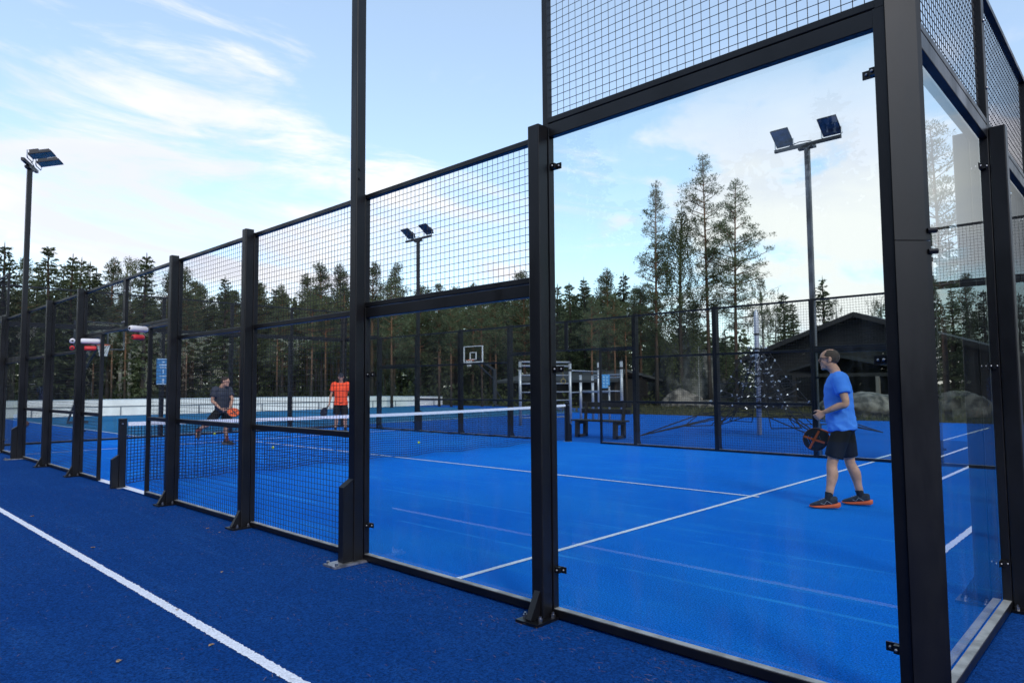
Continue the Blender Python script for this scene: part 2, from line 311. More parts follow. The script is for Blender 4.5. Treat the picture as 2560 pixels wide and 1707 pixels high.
# ------------------------------------------------------------------ the ground
def build_ground():
    sheet('ground', [(-400, -300), (300, -300), (300, 400), (-400, 400)], -0.024, M['soil'], 'dark soil and undergrowth around the sports ground')
    sheet('grass_verge', [(-60, 24.2), (30, 24.2), (30, 60), (-60, 60)], -0.020, M['grass'], 'rough mown grass between the blue field and the buildings')
    sheet('sports_field', [(-46, -14), (14, -14), (14, 24.4), (-18.5, 24.4), (-23, 29.5), (-46, 29.5)], -0.016, M['field'], 'blue sports field beyond the court')
    sheet('teal_field', [(-44, 3.74), (-21.25, 3.74), (-21.25, 26.0), (-44, 26.0)], -0.012, M['teal'], 'teal pitch in front of the white boards')
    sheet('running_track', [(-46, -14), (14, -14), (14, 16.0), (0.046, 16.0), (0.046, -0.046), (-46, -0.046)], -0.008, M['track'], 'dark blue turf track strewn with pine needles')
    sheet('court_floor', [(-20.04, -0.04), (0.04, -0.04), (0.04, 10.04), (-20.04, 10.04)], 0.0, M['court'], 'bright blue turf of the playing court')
    rnd = random.Random(4)
    def line(name, pts, w, z, jit=0.0, step=0.0, label=None):
        mb = MB(); P = [Vector(p) for p in pts]; Q = []
        for a, b in zip(P[:-1], P[1:]):
            n = max(1, int((b-a).length/step)) if step else 1
            Q += [a+(b-a)*(i/n) for i in range(n)]
        Q.append(P[-1]); vs = []
        for i, p in enumerate(Q):
            d = (Q[min(i+1, len(Q)-1)]-Q[max(i-1, 0)]).normalized(); s = Vector((-d.y, d.x))*(w/2)
            j1, j2 = rnd.gauss(0, jit), rnd.gauss(0, jit)
            for e in (p+s*(1+j1), p-s*(1+j2)): vs.append((e.x, e.y, z))
        mb.add(vs, [(2*i, 2*i+1, 2*i+3, 2*i+2) for i in range(len(Q)-1)])
        o = mb.build(name, M['line'], fixn=False)
        if o.data.polygons[0].normal.z < 0: o.data.flip_normals()
        o['kind'] = 'structure'
        if label: o['label'] = label
    line('court_line', [(-3.0, 0.03), (-3.0, 9.97)], 0.05, 0.004, 0.05, 0.03, 'near white service line across the court')
    line('court_line', [(-17.0, 0.03), (-17.0, 9.97)], 0.05, 0.004, label='far white service line across the court')
    line('court_line', [(-2.90, 5.0), (-17.1, 5.0)], 0.05, 0.0055, 0.05, 0.04, 'white centre line running to the net')
    line('track_line', [(-40, -1.555), (-8, -1.555), (-6, -1.555), (1.0, -1.555)], 0.062, -0.004, 0.10, 0.012, 'white lane line on the dark blue track')
    for xx, yy, lb in ((0.61, 1.5, 'white lane line nearest the end glass'), (1.62, 6.0, 'second white lane line beyond the end glass'), (2.33, 9.0, 'third white lane line beyond the end glass')): line('track_line', [(xx, yy), (xx, 15.8)], 0.06, -0.004, 0.10, 0.02, lb)
    line('threshold_line', [(-11.25, 0.02), (-8.95, 0.02)], 0.11, 0.004, label='white strip across the gate opening')
    line('field_line', [(-43.9, 3.74), (-21.25, 3.74), (-21.25, 24.3)], 0.08, -0.006, label='white border of the teal pitch')
    line('field_line', [(-3.15, 10.6), (-3.16, 22)], 0.07, -0.010, label='faint white line on the blue field')
    # sand drifts and wear of the turf edge are in the material; loose needles and leaves
    mb = MB()
    for _ in range(1900):
        x = rnd.uniform(-10.5, 1.6); y = rnd.uniform(-3.4, -.1) if rnd.random() < .72 else rnd.uniform(-0.45, -0.12)
        if y < -3.6: continue
        a = rnd.uniform(-.9, .9); l = rnd.uniform(.018, .042); w = .0010
        d = Vector((math.cos(a), math.sin(a), 0)); s = Vector((-d.y, d.x, 0))*w; p = Vector((x, y, .0005)); k = rnd.uniform(-.01, .01)
        q = p+d*l+Vector((-d.y, d.x, 0))*k; mid = (p+q)/2+Vector((0, 0, .003)); mb.cur = 0 if rnd.random() < .75 else 1
        for A, B in ((p, mid), (mid, q)): mb.add([A-s, A+s, B+s, B-s], [(0, 1, 2, 3)])
    tag(mb.build('pine_needles', [mat('dry_needle', (0.11, 0.062, 0.045), .8, var=.4, vscale=30), mat('pale_needle', (0.24, 0.16, 0.12), .8)], fixn=False), kind='stuff', label='dry pine needles scattered over the dark blue track')
    lm = mat('dry_leaf', (0.34, 0.22, 0.12), .8, var=.4, vscale=40)
    LP = [((-6.16, -1.39), .05, 'pale dry leaf lying near the white track line'), ((-6.22, -.36), .045, 'dry leaf nearest the foot of the third fence post'),
          ((-5.94, -.36), .04, 'small dry leaf just right of another near the fence foot'), ((-4.5, -.96), .045, 'brown leaf alone on open track between fence and line'),
          ((-3.19, -2.06), .055, 'largest dry leaf, alone in the foreground left of the line'), ((-3.06, -1.64), .045, 'dry leaf close beside the line in the foreground'),
          ((-3.82, -1.54), .04, 'small dry leaf lying on the white track line'), ((-8.36, -1.40), .05, 'pale leaf near the far end of the white track line')]
    for i, ((x, y), s, lab) in enumerate(LP):
        mb = MB(); a0 = rnd.uniform(0, 6); pts = []
        for k in range(9):
            a = a0+2*math.pi*k/9; r = s*.5*(1+.35*math.cos(2*(a-a0)))*rnd.uniform(.8, 1.15); pts.append((r*math.cos(a), r*math.sin(a), .004+.5*abs(r*math.sin(a-a0))))
        n = len(pts); mb.add(pts+[(0, 0, .003)]+[(p[0], p[1], p[2]-.0015) for p in pts], [(k, (k+1) % n, n) for k in range(n)]+[(n+1+(k+1) % n, n+1+k, n) for k in range(n)])
        o = mb.build('fallen_leaf', lm, fixn=False); o.scale = (.62, .62, .62); o.location = (x, y, -.007); tag(o, lab, 'leaf', 'dry leaves on the track')
build_ground()

# ------------------------------------------------------------------ the cage
class Wall:
    """s along the wall, o outward, z up -> world"""
    def __init__(w, org, u, n): w.org = Vector(org); w.u = Vector(u); w.n = Vector(n)
    def P(w, s, o, z): q = w.org+w.u*s+w.n*o; return (q.x, q.y, z)
    def box(w, mb, s0, s1, o0, o1, z0, z1, r=0.005, axis='z'):
        a, b = w.P(s0, o0, z0), w.P(s1, o1, z1)
        ax = 2 if axis == 'z' else (0 if abs(w.u[0]) > .5 else 1) if axis == 's' else (0 if abs(w.n[0]) > .5 else 1)
        mb.rbox(a, b, r, ax) if r else mb.box(a, b)
    def dots(w, parent, name, pts, r=.009, h=.008):
        for s, o, z in pts:
            mb = MB(); a = w.P(s, o, z); b = w.P(s, o+h, z); mb.tube([a, w.P(s, o+h*.6, z), b], [r, r*.92, r*.45], 10); mb.build(name, M['steel'], parent, smooth=True)

M['sill'] = mat('dusty_zinc_sill', (0.31, 0.31, 0.30), 0.5, metal=.3, var=.25, vscale=9)
FO0, FO1 = 0.0, 0.05         # panel frame depth
def column(w, root, s, top=3.03, gusset=True, hw=.045, detail=True):
    mb = MB(); w.box(mb, s-hw, s+hw, .052, .142, 0.012, top, .007); c = mb.build('column', M['black'], root)
    mb = MB(); w.box(mb, s-.085, s+.085, .035, .245, -.006, .010, 0); bp = mb.build('base_plate', M['black'], c)
    if gusset:
        mb = MB(); poly = [w.P(s-.022, .142, .012), w.P(s-.022, .225, .012), w.P(s-.022, .225, .02), w.P(s-.022, .142, .17)]
        mb.prism(poly, Vector(w.P(s+.022, 0, 0))-Vector(w.P(s-.022, 0, 0))); mb.build('gusset', M['black'], c)
    if detail:
        for (ds, o) in ((-.06, .185), (.06, .185), (.065, .075), (-.065, .075)):
            mb = MB(); p = w.P(s+ds, o, .010); mb.tube([p, (p[0], p[1], .030)], .014, 6); mb.tube([(p[0], p[1], .030), (p[0], p[1], .042)], .008, 8); mb.build('bolt', M['steel'], c)
        mb = MB(); p = w.P(s+.048, 0.10, 1.2)
    return c
def frame(w, root, s0, s1, z0, z1, t=.05, rails=(), bot=None, name='panel_frame', toprail=.04):
    mb = MB()
    w.box(mb, s0, s0+t, FO0, FO1, z0, z1, .004); w.box(mb, s1-t, s1, FO0, FO1, z0, z1, .004)
    w.box(mb, s0+t, s1-t, FO0+.002, FO1-.002, z1-toprail, z1-.002, .004, 's')
    w.box(mb, s0+t, s1-t, FO0+.002, FO1-.002, z0+.002, z0+(bot or .04), .004, 's')
    for z, h in rails: w.box(mb, s0+t, s1-t, FO0+.002, FO1-.002, z-h/2, z+h/2, .004, 's')
    f = mb.build(name, M['black'], root)
    if z0 < .01:
        mb = MB(); w.box(mb, s0+t+.001, s1-t-.001, FO0+.004, FO1-.004, (bot or .04)+.001, (bot or .04)+.005, 0); mb.build('sill_strip', M['sill'], f)
    return f
def mesh(w, root, s0, s1, z0, z1, pitch=.05, r=.0021, o=.006, name='wire_mesh'):
    mb = MB(); n = max(1, round((s1-s0)/pitch)); k = max(1, round((z1-z0)/pitch))
    for i in range(n+1):
        s = s0+(s1-s0)*i/n; mb.tube([w.P(s, o, z0), w.P(s, o, z1)], r, 4, False)
    for j in range(k+1):
        z = z0+(z1-z0)*j/k; mb.tube([w.P(s0, o+.004, z), w.P(s1, o+.004, z)], r, 4, False)
    return mb.build(name, M['black_matte'], root, fixn=False)
def pane(w, root, s0, s1, z0, z1):
    mb = MB(); mb.box(w.P(s0, -.014, z0), w.P(s1, -.002, z1)); return mb.build('glass_pane', M['glass'], root)
def clamp(w, root, s, side, zs):
    for z in zs:
        mb = MB(); a, b = (s-.02, s+.062) if side > 0 else (s-.062, s+.02)
        mb.box(w.P(a, .0, z-.019), w.P(b, .006, z+.019)) ; mb.box(w.P(min(s, s+side*.03), .006, z-.017), w.P(max(s, s+side*.026), .034, z+.017))
        c = mb.build('clamp', M['black'], root)
        w.dots(c, 'screw', [(s+side*.044, .006, z), (s+side*.014, .034, z)], .0075, .009)
def side_wall(name, label, w, detail, mesh_r):
    root = thing(name, label, 'fence')
    for s in (2, 6, 8, 12, 14, 18): column(w, root, s, detail=detail)
    # corner columns with a broad slanted face, in two lengths
    for s, d in ((0, 1), (20, -1)):
        poly = [(-.011, .058), (.085, -.045), (.098, -.062), (.06, -.10), (-.0, -.02), (-.011, 0.0)]
        for z0, z1 in ((-.005, 2.005), (2.009, 4.05)):
            mb = MB(); P = [w.P(s-d*a, o, z0) for a, o in poly]; mb.prism(P, (0, 0, z1-z0)); mb.build('corner_column', M['black'], root)
        for z in (1.96, 2.05):
            mb = MB(); mb.tube([w.P(s-d*.09, -.05, z), w.P(s-d*.12, -.07, z)], .012, 6); mb.build('bolt', M['black_matte'], root)
    for m in (0, 1):                                    # both halves of the wall
        def S(a, b): return (a, b) if not m else (20-b, 20-a)
        def one(a): return a if not m else 20-a
        sd = 1 if not m else -1
        # 0-2: three metre glass, mesh on top to four metres
        a, b = S(.014, 1.998)
        frame(w, root, a, b, 0.0, 3.05, rails=(), bot=.05, toprail=.085); pane(w, root, a+.03, b-.03, .06, 2.985)
        frame(w, root, a, b, 3.052, 4.02, t=.04); mesh(w, root, a+.04, b-.04, 3.09, 3.98, r=mesh_r)
        clamp(w, root, one(1.948), -sd, (.28, 1.5, 2.78)); clamp(w, root, one(.064), sd, (.28, 1.5, 2.78))
        # 2-4: two metre glass, mesh to three
        a, b = S(2.002, 3.998)
        frame(w, root, a, b, 0.0, 2.05, bot=.05, toprail=.085); pane(w, root, a+.03, b-.03, .06, 1.985)
        frame(w, root, a, b, 2.052, 3.0, t=.04); mesh(w, root, a+.04, b-.04, 2.09, 2.965, r=mesh_r)
        clamp(w, root, one(3.948), -sd, (.28, 1.5)); clamp(w, root, one(2.052), sd, (.28, 1.5))
        for c0, c1 in ((4.002, 5.998), (6.002, 7.998)):
            a, b = S(c0, c1)
            frame(w, root, a, b, 0.0, 3.0, t=.045, rails=((2.02, .045), (1.0, .05)), bot=.045)
            for z0, z1 in ((.045, .98), (1.02, 2.0), (2.04, 2.965)): mesh(w, root, a+.04, b-.04, z0, z1, r=mesh_r)
            w.dots(root, 'screw', [(one(c0)+sd*.025, .05, z) for z in (.35, 1.55, 2.75)], .010, .010)
        a, b = S(8.002, 8.985)
        frame(w, root, a, b, 0.0, 2.235, t=.045, rails=((1.0, .05),), bot=.045)
        for z0, z1 in ((.045, .98), (1.02, 2.20)): mesh(w, root, a+.04, b-.04, z0, z1, r=mesh_r)
        w.dots(root, 'screw', [(one(8.002)+sd*.025, .05, z) for z in (.35, 1.55)], .012, .012)
        a, b = S(8.002, 9.998)
        frame(w, root, a, b, 2.239, 3.0, t=.045); mesh(w, root, a+.04, b-.04, 2.275, 2.965, r=mesh_r)
        w.dots(root, 'screw', [(one(9.96), .05, z) for z in (2.35, 2.8)]+[(one(8.03), .05, 2.7)], .012, .012)
    return root
NEAR = Wall((0, 0), (-1, 0), (0, -1)); FAR = Wall((0, 10), (-1, 0), (0, 1))
side_wall('side_fence', 'near black court fence of glass and wire mesh panels with a gate gap', NEAR, True, .0021)
side_wall('side_fence', 'far side black mesh and glass fence, in front of the dark bench', FAR, False, .0021)

def end_wall(name, label, w, detail):
    root = thing(name, label, 'fence')
    for i in range(1, 5): column(w, root, 2*i, detail=detail)
    for i in range(5):
        a, b = (.07 if i == 0 else 2*i+.002), (9.93 if i == 4 else 2*i+1.998)
        frame(w, root, a, b, 0.0, 3.05, bot=.05, toprail=.085, t=.045); pane(w, root, a+.03, b-.03, .06, 2.985)
        frame(w, root, a, b, 3.052, 4.02, t=.04); mesh(w, root, a+.04, b-.04, 3.09, 3.98)
        if i < 4: clamp(w, root, 2*i+1.95, -1, (.28, 1.5, 2.78))
        if i > 0: clamp(w, root, 2*i+.05, 1, (.28, 1.5, 2.78))
        w.dots(root, 'screw', [(b-.02, .05, z) for z in (3.3, 3.75)], .012, .012)
    return root
ENDR = Wall((0, 0), (0, 1), (1, 0)); ENDL = Wall((-20, 0), (0, 1), (-1, 0))
end_wall('end_fence', 'right end wall of glass under black mesh, seen at a steep slant', ENDR, True)
end_wall('end_fence', 'left end wall of glass and mesh behind the two far players', ENDL, False)

# ------------------------------------------------------------------ floodlight masts
M['lamp_glass'] = mat('floodlight_glass', (0.070, 0.076, 0.095), 0.25, spec=0.7, var=.6, vscale=7, coat=.3)
M['lamp_body'] = mat('floodlight_housing', (0.03, 0.03, 0.035), 0.45, metal=.4)
M['lens'] = mat('floodlight_diode_field', (0.42, 0.40, 0.34), 0.35, var=.3, vscale=25)
def mast(w, s, label, galv=False, turn=0.0, off=.45, tilt=54, push=0.0):
    x, y, _ = w.P(s, 0, 0); root = thing('floodlight_mast', label, 'floodlight', (x, y, 0), group='floodlight masts of the court')
    lw = Wall((0, 0), w.u, w.n); pm = M['black'] if not galv else M['mastgrey']
    mb = MB(); lw.box(mb, -.045, .045, .052, .142, .012, 5.98, .007); mb.build('pole', pm, root)
    mb = MB(); P = [lw.P(-.035, .144, .012), lw.P(-.035, .235, .012), lw.P(-.035, .235, .60), lw.P(-.035, .144, .66)]
    mb.prism(P, Vector(lw.P(.035, 0, 0))-Vector(lw.P(-.035, 0, 0))); mb.build('foot_sleeve', M['black'], root)
    mb = MB(); mb.box(lw.P(-.085, .03, -.006), lw.P(.085, .34, .010)); bp = mb.build('base_plate', M['steelplate'], root)
    for ds, o in ((-.06, .31), (.06, .31), (.065, .075), (.065, .2)):
        mb = MB(); p = lw.P(ds, o, .01); mb.tube([p, (p[0], p[1], .03)], .014, 6); mb.build('bolt', M['steel'], bp)
    for z in (3.12, 3.2):
        mb = MB(); mb.tube([lw.P(-.046, .11, z), lw.P(-.054, .11, z)], .012, 6); mb.build('bolt', M['black_matte'], root)
    hu = Vector((w.u.x*math.cos(turn)-w.u.y*math.sin(turn), w.u.x*math.sin(turn)+w.u.y*math.cos(turn))); hn = Vector((w.n.x*math.cos(turn)-w.n.y*math.sin(turn), w.n.x*math.sin(turn)+w.n.y*math.cos(turn)))
    c0 = w.n*.097; hw_ = Wall(c0-hn*.097, hu, hn); kw = lw; lw = hw_
    mb = MB(); mb.bar(lw.P(-off-.18, .097, 6.02), lw.P(off+.18, .097, 6.02), .06, .06)
    mb.bar(lw.P(-.16, .097, 5.955), lw.P(.16, .097, 5.955), .10, .05); mb.tube([lw.P(-.1, .05, 6.06), lw.P(.15, .09, 6.1), lw.P(.35, .1, 6.06)], .008, 6); cb = mb.build('crossbar', M['lamp_body'], root)
    for sg in (-1, 1):
        c = Vector(lw.P(sg*off, .06-push, 6.27-.25*push)); t = R(tilt)
        inn = -Vector((hn.x, hn.y, 0)); U = Vector((hu.x, hu.y, 0))
        nd = (inn*math.cos(t)+Vector((0, 0, -1))*math.sin(t)).normalized(); v = nd.cross(U).normalized()
        if v.z < 0: v = -v
        def q(a, b, d): return tuple(c+U*a*.82+v*b*.84+nd*d*.8)
        mb = MB(); mb.hexa([q(-.20, -.24, 0), q(.20, -.24, 0), q(.20, .24, 0), q(-.20, .24, 0)], [q(-.215, -.255, .045), q(.215, -.255, .045), q(.215, .255, .045), q(-.215, .255, .045)])
        mb.hexa([q(-.15, -.22, -.09), q(.15, -.22, -.09), q(.15, -.02, -.09), q(-.15, -.02, -.09)], [q(-.15, -.22, -.002), q(.15, -.22, -.002), q(.15, -.02, -.002), q(-.15, -.02, -.002)])
        for k in range(7): mb.hexa([q(-.14+.043*k, .0, -.06), q(-.13+.043*k, .0, -.06), q(-.13+.043*k, .2, -.06), q(-.14+.043*k, .2, -.06)], [q(-.14+.043*k, .0, -.002), q(-.13+.043*k, .0, -.002), q(-.13+.043*k, .2, -.002), q(-.14+.043*k, .2, -.002)])
        f = mb.build('floodlight', M['lamp_body'], root)
        mb = MB(); mb.hexa([q(-.195, -.235, .046), q(.195, -.235, .046), q(.195, .235, .046), q(-.195, .235, .046)], [q(-.195, -.235, .052), q(.195, -.235, .052), q(.195, .235, .052), q(-.195, .235, .052)]); mb.build('lamp_glass', M['lamp_glass'], f)
        mb = MB(); bo = inn*(-.20 if push else 0.0); e0 = Vector(q(-.22, -.10*(not push), .0))+bo; e1 = Vector(q(.22, -.10*(not push), .0))+bo; zb = 6.055
        mb.tube([e0, (e0.x, e0.y, zb+.03), (e0.x*.9+e1.x*.1, e0.y*.9+e1.y*.1, zb), (e1.x*.9+e0.x*.1, e1.y*.9+e0.y*.1, zb), (e1.x, e1.y, zb+.03), e1], .011, 6); mb.build('bracket', M['steel'], f)
    return root
M['steelplate'] = mat('galvanised_plate', (0.38, 0.38, 0.40), 0.4, metal=.8, var=.4, vscale=14)
M['mastgrey'] = mat('weathered_mast_paint', (0.075, 0.078, 0.085), 0.42, var=.5, vscale=2.2, col2=(0.17, 0.175, 0.19), stretch=(1, 1, .6))
mast(NEAR, 4, 'tall black mast of the near fence rising out of the top of the photo')
mast(NEAR, 16, 'leftmost black floodlight mast standing clear against the clouds', False, R(-27), .27, 76, .24)
mast(FAR, 4, 'floodlight mast behind the man in blue, weathered grey pole with two tilted lamps', True)
mast(FAR, 16, 'small distant floodlight mast seen through the mesh left of centre')

# ------------------------------------------------------------------ net
def net():
    root = thing('court_net', 'black net with white top band stretched across the blue court', 'net', (-10, 0, 0))
    def H(y): return .915-.04*math.sin(math.pi*y/10)**1
    y0, y1 = .05, 9.95
    mb = MB(); n = 220
    for i in range(n+1):
        y = y0+(y1-y0)*i/n; mb.tube([(0, y, .05+.02*math.sin(i*.21)), (0, y, H(y)-.04)], 0.0042, 4, False)
    for k in range(19):
        f = k/18; pts = [(0, y0+(y1-y0)*i/40, (.05+.02*math.sin(i*1.155))*(1-f)+(H(y0+(y1-y0)*i/40)-.04)*f) for i in range(41)]; mb.tube(pts, 0.0042, 4, False)
    mb.build('netting', M['black_matte'], root, fixn=False)
    mb = MB(); L0 = []
    rings = []
    for i in range(41):
        y = y0+(y1-y0)*i/40; h = H(y); rings.append([(-.008, y, h-.05), (.008, y, h-.05), (.008, y, h+.004), (-.008, y, h+.004)])
    mb.loft(rings); mb.build('top_band', M['line'], root)
    mb = MB(); mb.tube([(0, y0+(y1-y0)*i/40, .05+.02*math.sin(i*1.155)) for i in range(41)], .005, 6); mb.build('hem_cord', M['black_matte'], root)
    for y, sg in ((-.02, -1), (10.02, 1)):
        mb = MB(); mb.rbox((-.05, y-.045, 0.0), (.05, y+.045, .97), .007); p = mb.build('net_post', M['black'], root)
        mb = MB(); mb.prism([(-.035, y+sg*.047, .0), (-.035, y+sg*.135, .0), (-.035, y+sg*.135, .40), (-.035, y+sg*.047, .46)], (.07, 0, 0)); mb.build('foot_sleeve', M['black'], p)
        mb = MB(); mb.box((-.09, y-.07, -.006), (.09, y+.07+.0*sg, .0045)); mb.tube([(-.07, y+sg*.05, .004), (-.07, y+sg*.05, .03)], .014, 6); mb.build('base_plate', M['steelplate'], p)
        mb = MB(); mb.tube([(.052, y-.02, .9), (.07, y-.02, .9)], .012, 8); mb.build('hook', M['steel'], p)
net()
for loc, lab in (((-13.92, 4.27, .033), 'yellow padel ball lying on the court just past the net, nearest the fence'), ((-12.39, 7.25, .033), 'yellow padel ball near the middle of the net, seen through the glass panel'), ((-19.6, 5.35, .033), 'yellow ball by the kicked-back leg of the player in grey')):
    mb = MB(); mb.ball((0, 0, 0), .033, 16, 10); o = mb.build('padel_ball', mat('ball_felt', (0.62, 0.72, 0.06), .9, bump=.5, bscale=300, var=.15, vscale=80), smooth=True); o.location = loc; tag(o, lab, 'ball', 'padel balls on the court')
# ------------------------------------------------------------------ things around the court
def at(px, dep):
    """ground position of something dep metres off along the lens axis, at photo column px"""
    k = (px-1280)/1706.667
    return Vector((0.79218+dep*(-0.6884+0.7239*k), -3.27558+dep*(0.7225+0.6899*k), 0))
def zof(px, py, dep): return 1.4025+dep*(972.8-0.0077*px-py)/1706.667

def surroundings():
    rnd = random.Random(11)
    # low white rink boards
    root = thing('rink_boards', 'long low white boards with grey rail along the far edge of the teal pitch', 'rink boards', (-37, 10, 0))
    pts = [(-44.5, -3.0), (-41.2, 0.6), (-38.6, 5.5), (-37.2, 11.0), (-36.9, 18.0), (-37.0, 24.0), (-37.4, 29.4)]
    def hh(i): return [.82, .82, .82, .82, .78, .72, .60][i]
    for i in range(len(pts)-1):
        a, b = Vector(pts[i])-Vector((-37, 10)), Vector(pts[i+1])-Vector((-37, 10)); d = (b-a).normalized(); n = Vector((d.y, -d.x))
        h0, h1 = hh(i), hh(i+1)
        mb = MB(); q = lambda p, o, z: (p.x+n.x*o, p.y+n.y*o, z)
        mb.hexa([q(a, 0, .02), q(b, 0, .02), q(b, -.05, .02), q(a, -.05, .02)], [q(a, 0, h0), q(b, 0, h1), q(b, -.05, h1), q(a, -.05, h0)]); mb.build('board', M['white'], root)
        mb = MB(); f = .56
        mb.hexa([q(a, .003, h0*f), q(b, .003, h1*f), q(b, .03, h1*f), q(a, .03, h0*f)], [q(a, .003, h0*f+.05), q(b, .003, h1*f+.05), q(b, .03, h1*f+.05), q(a, .03, h0*f+.05)])
        L = (b-a).length; k = int(L/2.2)
        for j in range(k+1):
            p = a+d*(L*(j+.5)/(k+1)); e = p+d*.06; mb.hexa([q(p, .003, .02), q(e, .003, .02), q(e, .035, .02), q(p, .035, .02)], [q(p, .003, h0*f), q(e, .003, h0*f), q(e, .035, h0*f), q(p, .035, h0*f)])
        mb.build('rail', M['grey'], root)
        mb = MB(); mb.hexa([q(a, .012, h0+.002), q(b, .012, h1+.002), q(b, -.062, h1+.002), q(a, -.062, h0+.002)], [q(a, .012, h0+.03), q(b, .012, h1+.03), q(b, -.062, h1+.03), q(a, -.062, h0+.03)]); mb.build('cap_strip', mat('board_cap', (.50, .60, .70), .4), root)
    # bench
    wood = mat('dark_bench_wood', (.018, .015, .013), .6, var=.4, vscale=6, stretch=(1, 8, 8))
    root = thing('park_bench', 'dark slatted bench with two block legs behind the gap in the far fence', 'bench', (-10.14, 11.62, 0), 0)
    for z, y in ((.86, .22), (.68, .19)):
        mb = MB(); mb.rbox((-.80, y, z-.065), (.80, y+.045, z+.065), .008, 0); mb.build('back_slat', wood, root)
    for k, y in enumerate((-.22, -.06, .08)):
        mb = MB(); mb.rbox((-.80, y-.065, .425), (.80, y+.065, .465), .008, 0); mb.build('seat_slat', wood, root)
    for x in (-.62, .62):
        mb = MB()
        mb.bar((x, .12, 0), (x, .13, .44), .10, .10); mb.bar((x, .13, .44), (x, .20, .93), .07, .06); mb.bar((x, -.24, 0), (x, -.22, .42), .10, .10)
        mb.bar((x, -.27, .035), (x, .17, .035), .10, .07); mb.bar((x, -.27, .385), (x, .17, .385), .11, .07); mb.build('leg', wood, root)
    # street workout frame
    alu = mat('satin_aluminium', (.42, .43, .45), .38, metal=.55, var=.12, vscale=5); dk = mat('black_coupler', (.02, .02, .022), .5)
    P = {1: at(1299.5, 24.1), 2: at(1424, 25.0), 3: at(1450, 26.4), 4: at(1480, 26.8), 5: at(1521, 25.2), 6: at(1552, 24.6), 7: at(1494, 27.4)}
    H = {1: 2.26, 2: 2.20, 3: 1.80, 4: 1.78, 5: 1.35, 6: 2.25, 7: 2.3}
    root = thing('workout_frame', 'silver outdoor climbing frame of posts and bars behind the bench', 'workout frame', P[2])
    o0 = P[2]
    for i in P:
        mb = MB(); p = P[i]-o0; mb.tube([p, p+Vector((0, 0, H[i]))], .052 if i not in (5, 7) else .035, 12); pp = mb.build('post', alu, root, smooth=True)
        mb = MB(); mb.tube([p+Vector((0, 0, H[i]-.02)), p+Vector((0, 0, H[i]+.03))], .056 if i not in (5, 7) else .04, 12)
        if i != 5: mb.tube([p+Vector((0, 0, H[i]-.30)), p+Vector((0, 0, H[i]-.22))], .062, 12)
        mb.build('collar', dk, pp)
    def rail(a, b, z, r=.02):
        mb = MB(); A, B = P[a]-o0, P[b]-o0; mb.tube([(A.x, A.y, z), (B.x, B.y, z)], r, 8); mb.build('bar', alu, root, smooth=True)
    rail(1, 2, 2.22, .03); rail(1, 2, 2.08, .03)
    for z in (.25, .55, .85, 1.15, 1.45, 1.75): rail(1, 2, z)
    rail(2, 7, 1.92); rail(4, 6, 1.76); rail(4, 6, 1.66); rail(3, 6, 1.16); rail(3, 5, 1.12); rail(2, 3, 1.12)
    for k in range(2):
        A = (P[1]-o0)*(.35-.2*k)+(P[2]-o0)*(.65+.2*k); mb = MB(); mb.tube([(A.x, A.y, 2.05), (A.x+.02, A.y, 1.62)], .008, 5)
        mb.tube([(A.x+.02+.07*math.cos(t*.7), A.y+.05*math.cos(t*.7), 1.53+.09*math.sin(t*.7)) for t in range(10)], .014, 6); mb.build('hand_ring', mat('ring_rubber', (.28, .20, .06), .6), root)
    p5 = P[5]-o0; mb = MB(); mb.bar((p5.x-.20, p5.y-.19, 1.52), (p5.x+.02, p5.y+.02, 1.52), .02, .50); bpn = mb.build('instruction_board', mat('blue_panel', (.05, .26, .55), .4), root)
    mb = MB()
    for r in range(4):
        for c in range(2): x0 = p5.x-.165+.085*c; mb.bar((x0+.008, y0 := p5.y-.1575+.085*c-.0, 1.34+.11*r), (x0+.055, y0+.047, 1.34+.11*r), .026, .06)
    mb.build('pictogram', mat('pale_print', (.25, .50, .72), .5), bpn)
    # rope pyramid
    C = Vector((-7.29, 15.0, 0)); rope = mat('black_rope', (.012, .012, .015), .8); clip = mat('rope_ferrule', (.70, .72, .75), .3, metal=.7)
    root = thing('rope_climbing_net', 'rope climbing pyramid of black ropes with silver clips round a white pole', 'climbing net', C)
    mb = MB(); mb.tube([(0, 0, 0), (0, 0, 3.2), (0, 0, 3.36), (0, 0, 3.46)], [.066, .066, .055, .0], 14); mb.build('pole', mat('pale_pole', (.52, .52, .56), .4, metal=.2), root, smooth=True)
    anch = [Vector((-2.13, -2.63)), Vector((2.63, -2.2)), Vector((2.40, 2.48)), Vector((-2.5, 2.35))]
    def prof(t): return 2.75*max(0, 1-t)**1.9+.05      # sagging edge from the mast collar to the ground
    mbr = MB(); nodes = []
    rings = []
    for t in (.08, .16, .26, .36, .46, .58, .72):
        ring = []
        for i in range(4):
            a, b = anch[i], anch[(i+1) % 4]
            for k in range(5):
                f = k/5; sag = 1-.55*math.sin(math.pi*f)*(.35+.65*t); p = (a*(1-f)+b*f)*t*sag*.88
                ring.append(Vector((p.x, p.y, prof(t)*(1-.18*math.sin(math.pi*f)) + rnd.uniform(-.03, .03))))
        rings.append(ring)
    for ri, ring in enumerate(rings):
        n = len(ring)
        for k in range(n):
            if ri < 5 or k % 5 in (0, 4): mbr.tube([ring[k], ring[(k+1) % n]], .013, 5, False)
            if ri+1 < len(rings) and (ri < 4 or k % 5 in (0, 1, 4)): mbr.tube([ring[k], rings[ri+1][k]], .013, 5, False)
            if ri < 5: nodes.append(ring[k])
